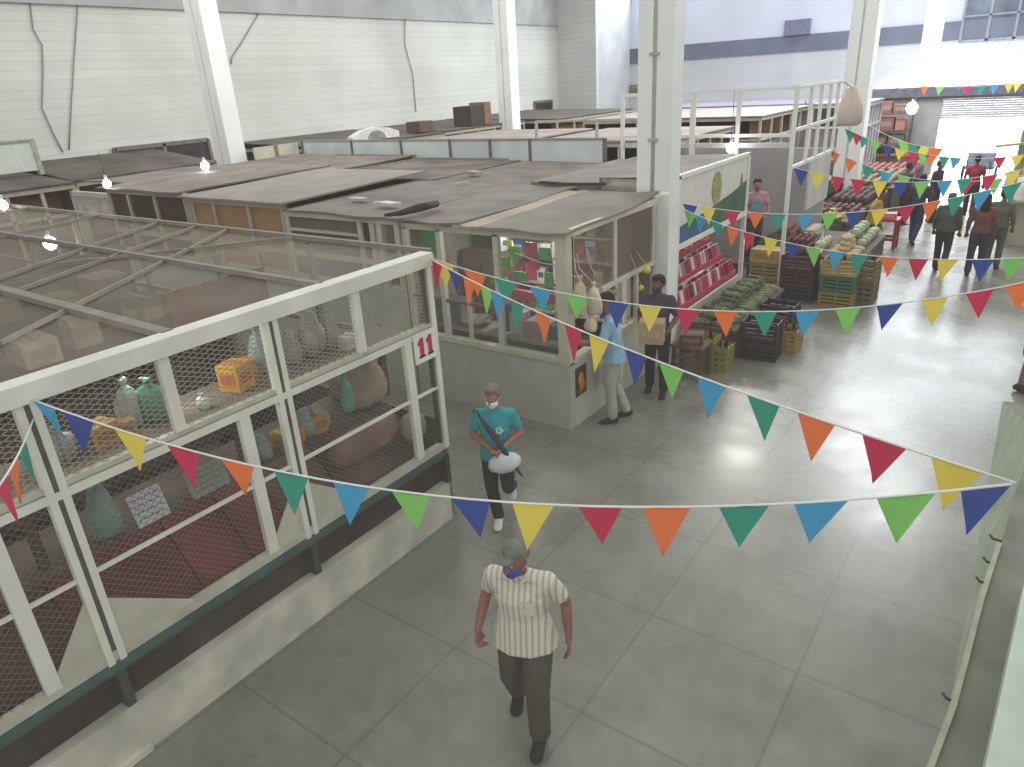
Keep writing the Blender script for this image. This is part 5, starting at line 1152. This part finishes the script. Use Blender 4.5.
# 1 - man walking towards the camera
def man_extras(root, P, H, vox):
    b = MB(); b.lathe([(.14, 0), (.147, .005), (.147, .03), (.14, .035)], V(P['pelvis'])+V((0, 0, .02)), 20, (1.08, .8, 1)); b.build('belt', M('2c2824', .6), root)
    # open collar
    mb = MB(); n = V(P['neck'])
    for s in (-1, 1): mb.add([n+V((s*.015, -.075, -.075)), n+V((s*.075, -.06, -.03)), n+V((s*.085, .0, -.0)), n+V((s*.06, -.045, .01))], [(0, 1, 2, 3)])
    mb.build('collar', M('d9d6ca', .8), root)
    mb = MB(); q = V(P['chest'])+V((.07, -.125, -.02)); mb.cbox(q, (.09, .006, .1)); mb.build('pocket', M('cbc8bb', .85), root)
PM = rig(.06, pelvis=(0, -.02, .92), chest=(0, -.05, 1.22), neck=(0, -.085, 1.44), head=(-.01, -.125, 1.55), sh_l=(.178, -.06, 1.345), sh_r=(-.182, -.05, 1.345),
         el_l=(.275, .04, 1.11), wr_l=(.30, -.02, .86), el_r=(-.27, .06, 1.12), wr_r=(-.30, -.12, .93), look=(-.34, -.88, -.22),
         kn_l=(.10, -.17, .50), an_l=(.10, -.16, .09), kn_r=(-.12, -.02, .46), an_r=(-.13, .17, .13), toe_r=(0, -.82, -.5), toe_l=(0, -1, -.05),
         hand_r=((.05, -.35, -.9), (.9, -.1, 0), 1.0), hand_l=((.05, -.2, -1), (-1, -.2, 0), .35), hem=-.12, pants_len=.93, baggy=1.17)
fw_ = oZ(0, 539, 750); RZ1 = math.radians(22)
person('person', 'man in striped white shirt, grey cap and blue face mask walking towards the camera', place((.10, -.22, 0), fw_, RZ1, .99), RZ1, PM, ('8a5b4a', 'd9d6ca', '4a443d', '6d6a66', '1d1916'), .0085, .99, man_extras,
       stripe_mat('d2cfc2', 'aca698', 6.28/.038, 'X', .35), .66, mask='2f4795', cap='6c7468', stout=1.13)

# 2 - woman in turquoise with umbrella and bag
PW = rig(.0, pelvis=(0, 0, .93), chest=(0, -.01, 1.21), el_r=(-.25, .02, 1.11), wr_r=(-.05, -.18, 1.04), el_l=(.27, .02, 1.13), wr_l=(.10, -.2, 1.07), look=(-.22, -.9, -.25),
         kn_r=(-.08, -.06, .49), an_r=(-.03, -.02, .085), kn_l=(.11, -.1, .52), an_l=(.10, .32, .30), toe_l=(0, -.55, -.83), toe_r=(0, -1, -.02),
         hand_r=((.85, -.4, -.1), (0, -.2, -1), .8), hand_l=((-.5, -.4, -.75), (-.6, .5, 0), .8), hem=-.08)
ww = oZ(0, 499, 525); RZ2 = math.radians(30); LW = place((-.03, -.06, 0), ww, RZ2, .93)
def woman_extras(root, P, H, vox):
    mb = MB(); c = V(P['chest'])
    for k in range(5): a = 2*PI*k/5; mb.cbox(c+V((.06+.03*math.cos(a), -.128, .02+.03*math.sin(a))), (.03, .006, .03), 0, 0, a)
    mb.build('shirt_print', M('bfdfe0', .7), root)
person('person', 'grey-haired woman in turquoise t-shirt and white face mask walking past stall 11', LW, RZ2, PW, ('9c6a56', '2f98a0', '23232c', '73706d', 'd9d9d9'), .0085, .93, woman_extras, None, .6, mask='e6e8e8', stout=1.05)
def wl_pt(p): return LW+Matrix.Rotation(RZ2, 3, 'Z')@(V(p)*.93)
def rod(a, b, r, n=8): return MB().tube([wl_pt(a), wl_pt(b)], r, n)
t = thing('umbrella', 'closed dark umbrella held diagonally across the front of the woman in turquoise', 'umbrella', tuple(wl_pt((0, -.2, 1))))
a, b = V((-.13, -.155, 1.40)), V((.30, -.27, .74))
MB().tube([wl_pt(a), wl_pt(a.lerp(b, .12)), wl_pt(a.lerp(b, .5)), wl_pt(a.lerp(b, .85)), wl_pt(a.lerp(b, .97))], [.012, .022, .03, .02, .008], 10).build('canopy', M('2c303e', .7, .15), t)
MB().tube([wl_pt(a.lerp(b, .95)), wl_pt(b)], .005, 6).build('tip', M('8d8d90', .4), t)
MB().tube([wl_pt(a), wl_pt(a+V((-.02, 0, .06))), wl_pt(a+V((-.05, 0, .08))), wl_pt(a+V((-.07, 0, .06)))], .01, 8).build('handle', M('2a2320', .5), t)
mb = MB(); mb.lathe([(.05, -.12), (.55, -.11), (.95, -.06), (1.0, .0), (.8, .06), (.4, .1), (.12, .12), (.1, .14)], (0, 0, 0), 16)
c0 = wl_pt((.10, -.21, .90)); Rz = Matrix.Rotation(RZ2, 3, 'Z')@Matrix.Rotation(-.25, 3, 'Y')
for i, v in enumerate(mb.v):
    k = 1+.08*math.sin(4*math.atan2(v.y, v.x)+v.z*10); mb.v[i] = c0+Rz@V((v.x*.165*k, v.y*.085*k, v.z*.95))
tag(mb.build('shopping_bag', M('ccd6d4', .5, .08, 6.)), 'pale full shopping bag carried at the waist of the woman in turquoise', 'bag')

# 3 - man in light blue at the kiosk counter
PB3 = rig(.06, look=(.25, -.9, -.3), el_l=(.27, -.16, 1.14), wr_l=(.2, -.42, 1.12), el_r=(-.26, .02, 1.1), wr_r=(-.27, -.1, .86), hand_l=((-.1, -.9, -.1), (0, 0, -1), .4),
          kn_l=(.10, -.05, .5), an_l=(.11, -.02, .085), kn_r=(-.09, .0, .49), an_r=(-.1, .16, .085), hem=-.1)
w3 = oZ(0, 622, 416); RZ3 = math.radians(-62); L3 = place((-.1, .1, 0), w3, RZ3, 1.04)
person('person', 'man in a light blue shirt and pale trousers standing at the kiosk hatch', L3, RZ3, PB3, ('8a5d4c', '8fb9d2', 'a9aba3', '1f1b1a', '2b2828'), .012, 1.04, None, None, .9, stout=1.08)
p = L3+Matrix.Rotation(RZ3, 3, 'Z')@(V((-.27, -.12, .76))*1.04)
for i, (dx, dy, s, tx) in enumerate([(0, 0, .17, 'clear plastic bag hanging from the hand of the man in light blue'), (.1, .12, .13, 'smaller clear bag beside the larger one held by the man in light blue')]):
    tag(bag('plastic_bag', (p.x+dx+.05, p.y+dy, p.z-.42+.06*i), (s, s, .44-.06*i), M('cdd5d3', .3, .1, 8., trans=.25), seed=60+i), tx, 'plastic bag')

# 4 - man carrying a cardboard box
PB4 = rig(.03, look=(-.3, -.9, -.15), el_l=(.25, .02, 1.12), wr_l=(.17, -.24, .97), el_r=(-.26, .0, 1.1), wr_r=(-.17, -.26, 1.0), hand_l=((-.2, -.8, .1), (-1, 0, .2), .35), hand_r=((.2, -.8, .1), (1, 0, .2), .35),
          kn_l=(.10, -.05, .5), an_l=(.12, -.1, .085), an_r=(-.11, .06, .085), sole='c9c9c9', hem=-.06)
w4 = oZ(0, 657, 393); RZ4 = math.radians(12); L4 = place((0.02, -.05, 0), w4, RZ4, 1.03)
person('person', 'man in a dark purple-grey shirt and dark face mask carrying a cardboard box', L4, RZ4, PB4, ('6d4a3e', '4a4252', '25222a', '17151a', '22222a'), .012, 1.03, None, None, .75, mask='2a3050')
p = L4+Matrix.Rotation(RZ4, 3, 'Z')@(V((.0, -.36, .88))*1.03)
tag(carton('carton', tuple(p), (.33, .26, .30), RZ4+.1, M('b59c7e', .8, .08), M('c4ad8e', .8)), 'cardboard box carried in front by the man in dark purple', 'carton')

# 5 - vendor behind the fruit
p5 = oY(14.9, 757, 184); PV = rig(.03, el_l=(.24, -.1, 1.14), wr_l=(.2, -.3, 1.05), el_r=(-.24, -.1, 1.14), wr_r=(-.15, -.28, 1.05))
sc5 = 1.0; person('person', 'vendor in a pinkish top with turquoise front standing behind the fruit table', (p5.x, 14.9, p5.z-1.58), .5, PV, ('9a6a5c', 'b58f98', '3a3a44', '241d1c', '333333'), .014, sc5,
       lambda root, P, H, vox: MB().hexa([V(q)+V(P['chest']) for q in [(-.12, -.14, -.2), (.12, -.14, -.2), (.12, -.1, -.2), (-.12, -.1, -.2), (-.09, -.15, .02), (.09, -.15, .02), (.09, -.1, .02), (-.09, -.1, .02)]]).build('apron', M('6d9ca6', .8), root))
bpy.data.objects['person.004'].location.z
# a low platform carries the vendor
if p5.z-1.58 > .06:
    zt = p5.z-1.58; t = thing('platform', 'low wooden platform under the vendor behind the fruit table', 'platform', (p5.x, 14.9, 0))
    xe = min(p5.x+.3, -4.5); MB().box(p5.x-.5, xe, 14.55, 15.4, zt-.06, zt).build('deck', WOODD, t)
    for x in (p5.x-.45, xe-.05):
        for y in (14.6, 15.35): MB().box(x-.04, x+.04, y-.04, y+.04, 0, zt-.06).build('leg', WOODD, t)

# 6..: people farther down the aisle
def far(px, py, rz, col, label, P=None, sc=.98, vox=.018, **k):
    w_ = oZ(0, px, py); return person('person', label, (w_.x, w_.y, 0), rz, P or rig(), col, vox, sc, **k)
bend = rig(pelvis=(0, .12, .90), chest=(0, -.10, 1.14), neck=(0, -.27, 1.27), head=(0, -.38, 1.3), sh_l=(.18, -.2, 1.24), sh_r=(-.18, -.2, 1.24), el_l=(.22, -.3, 1.0), el_r=(-.22, -.3, 1.0), wr_l=(.15, -.46, .85), wr_r=(-.15, -.46, .85), look=(0, -.8, -.6),
           kn_l=(.1, .0, .48), an_l=(.11, .02, .085), kn_r=(-.1, .02, .48), an_r=(-.11, .14, .085))
far(866, 262, 1.9, ('7a5242', 'b08a3c', '34383e', '2c2624', '26262a'), 'person in a mustard yellow top standing at the fruit table', rig(.1), sleeve=1.7, stout=1.15)
walk = lambda s=1: rig(.03, kn_l=(.1, -.12*s, .5), an_l=(.1, -.16*s, .085), kn_r=(-.1, .02, .49), an_r=(-.1, .3*s, .13), toe_r=(0, -.85, -.5))
far(912, 243, 2.9, ('6f4a3e', '3a3a4c', '32385a', '1f1b1c', '26262a'), 'person in dark top and blue trousers standing with legs apart by the red stool', walk(), sleeve=1.6)
far(938, 272, 3.0, ('6f4a3e', '49504c', '3a2f36', '4a4a48', '26262a'), 'person in a grey-green jacket walking away down the aisle', walk(.7), sleeve=1.75, cap='5d6358', stout=1.12)
far(972, 275, 3.2, ('6f4a3e', '6d4444', '2c2e44', '1c1718', '26262a'), 'long-haired person in a maroon top walking right of the grey-green jacket', walk(-.6), hair='long', sleeve=1.6)
far(990, 268, 3.0, ('7a5242', '5f625c', '55584f', '2a2624', '33332f'), 'person in dull grey clothes beside the beige stall', rig(), sleeve=1.7)
far(967, 216, 3.1, ('6f4a3e', '94303c', '30303a', '2a1e1c', '26262a'), 'person in a red top farther down the aisle against the bright entrance', walk(.6))
far(900, 224, 2.2, ('6f4a3e', '43404e', '2f3040', '1f1b1c', '26262a'), 'person in dark clothes beyond the one with blue trousers', rig(), sleeve=1.5)
far(930, 222, 1.2, ('6f4a3e', '3d3548', '33303c', '1f1b1c', '26262a'), 'dark-clothed person at the far produce table under the blue pennant', rig(), sleeve=1.5)
far(913, 208, 1.6, ('7a5242', '8f6f7a', '3a3840', '1f1b1c', '26262a'), 'person in a mauve top at the farthest produce table', rig())
# person cut by the right edge
wr_ = oZ(0, 1020, 392)
person('person', 'person in dark shorts and dark shoes with pale soles at the right picture edge', place((-.1, .0, 0), wr_, math.radians(70), 1.0), math.radians(70), rig(pants_len=.42), ('8a6253', '2c2838', '2a2538', '1f1b1c', '2f3238'), .012, 1.0)

# ================================================================== LIGHT
w = bpy.data.worlds.new('world'); scn.world = w; w.use_nodes = True
bg = w.node_tree.nodes['Background']; bg.inputs[0].default_value = (.95, .96, .93, 1); bg.inputs[1].default_value = .70
def area(name, loc, rot, sx, sy, power, col=(1, 1, 1)):
    d = bpy.data.lights.new(name, 'AREA'); d.shape = 'RECTANGLE'; d.size = sx; d.size_y = sy; d.energy = power; d.color = col
    o = bpy.data.objects.new(name, d); COL.objects.link(o); o.location = loc; o.rotation_euler = rot; return o
area('clerestory_light', (-10, 39.4, 9.6), (math.radians(-70), 0, 0), 22, 3.0, 2150, (.86, .92, 1.))
area('skylight', (-5, 24, 10.5), (0, 0, 0), 8, 16, 250, (.92, .96, 1.))
area('skylight', (-4.4, 28, 9.9), (0, 0, 0), 3.2, 5, 880, (.95, .97, 1.))
area('skylight', (-8.2, 26.6, 9.9), (0, 0, 0), 1.6, 3, 520, (1., .96, .88))
area('skylight', (-1.9, 23.4, 9.9), (0, 0, 0), 1.4, 3.5, 330, (.92, .96, 1.))
area('skylight', (-15, 14, 10), (0, 0, 0), 5, 14, 520, (1, 1, .98))
area('passage_light', (-2, 37.2, 3.6), (0, 0, 0), 6, 3.5, 1500, (1, 1, 1))
def point(name, loc, power, r=.06, col=(1, .97, .9)):
    d = bpy.data.lights.new(name, 'POINT'); d.energy = power; d.shadow_soft_size = r; d.color = col
    o = bpy.data.objects.new(name, d); COL.objects.link(o); o.location = loc
point('kiosk_fill', (-5.5, 7.95, 2.35), 28); point('kiosk_fill', (-8.4, 8.2, 2.3), 14)  # added fill to brighten the kiosk interiors, no lamp body there
point('stall_fill_and_bulb', (-5.2, 2.3, 2.65), 15, .2); point('stall_fill_and_bulb', (-5.3, -.3, 2.65), 13, .2); point('stall_fill_and_bulb', (-11.4, 4.3, 2.4), 20)  # front ones are added fill without a bulb, the last is the bulb's
scn.view_settings.view_transform = 'Standard'
scn.view_settings.exposure = 0.32
scn.view_settings.use_curve_mapping = True      # the phone camera's lifted, low-contrast response
cm = scn.view_settings.curve_mapping
for c_, lo in zip(cm.curves[:3], (.026, .0235, .021)): c_.points[0].location = (0, lo)
cm.update()
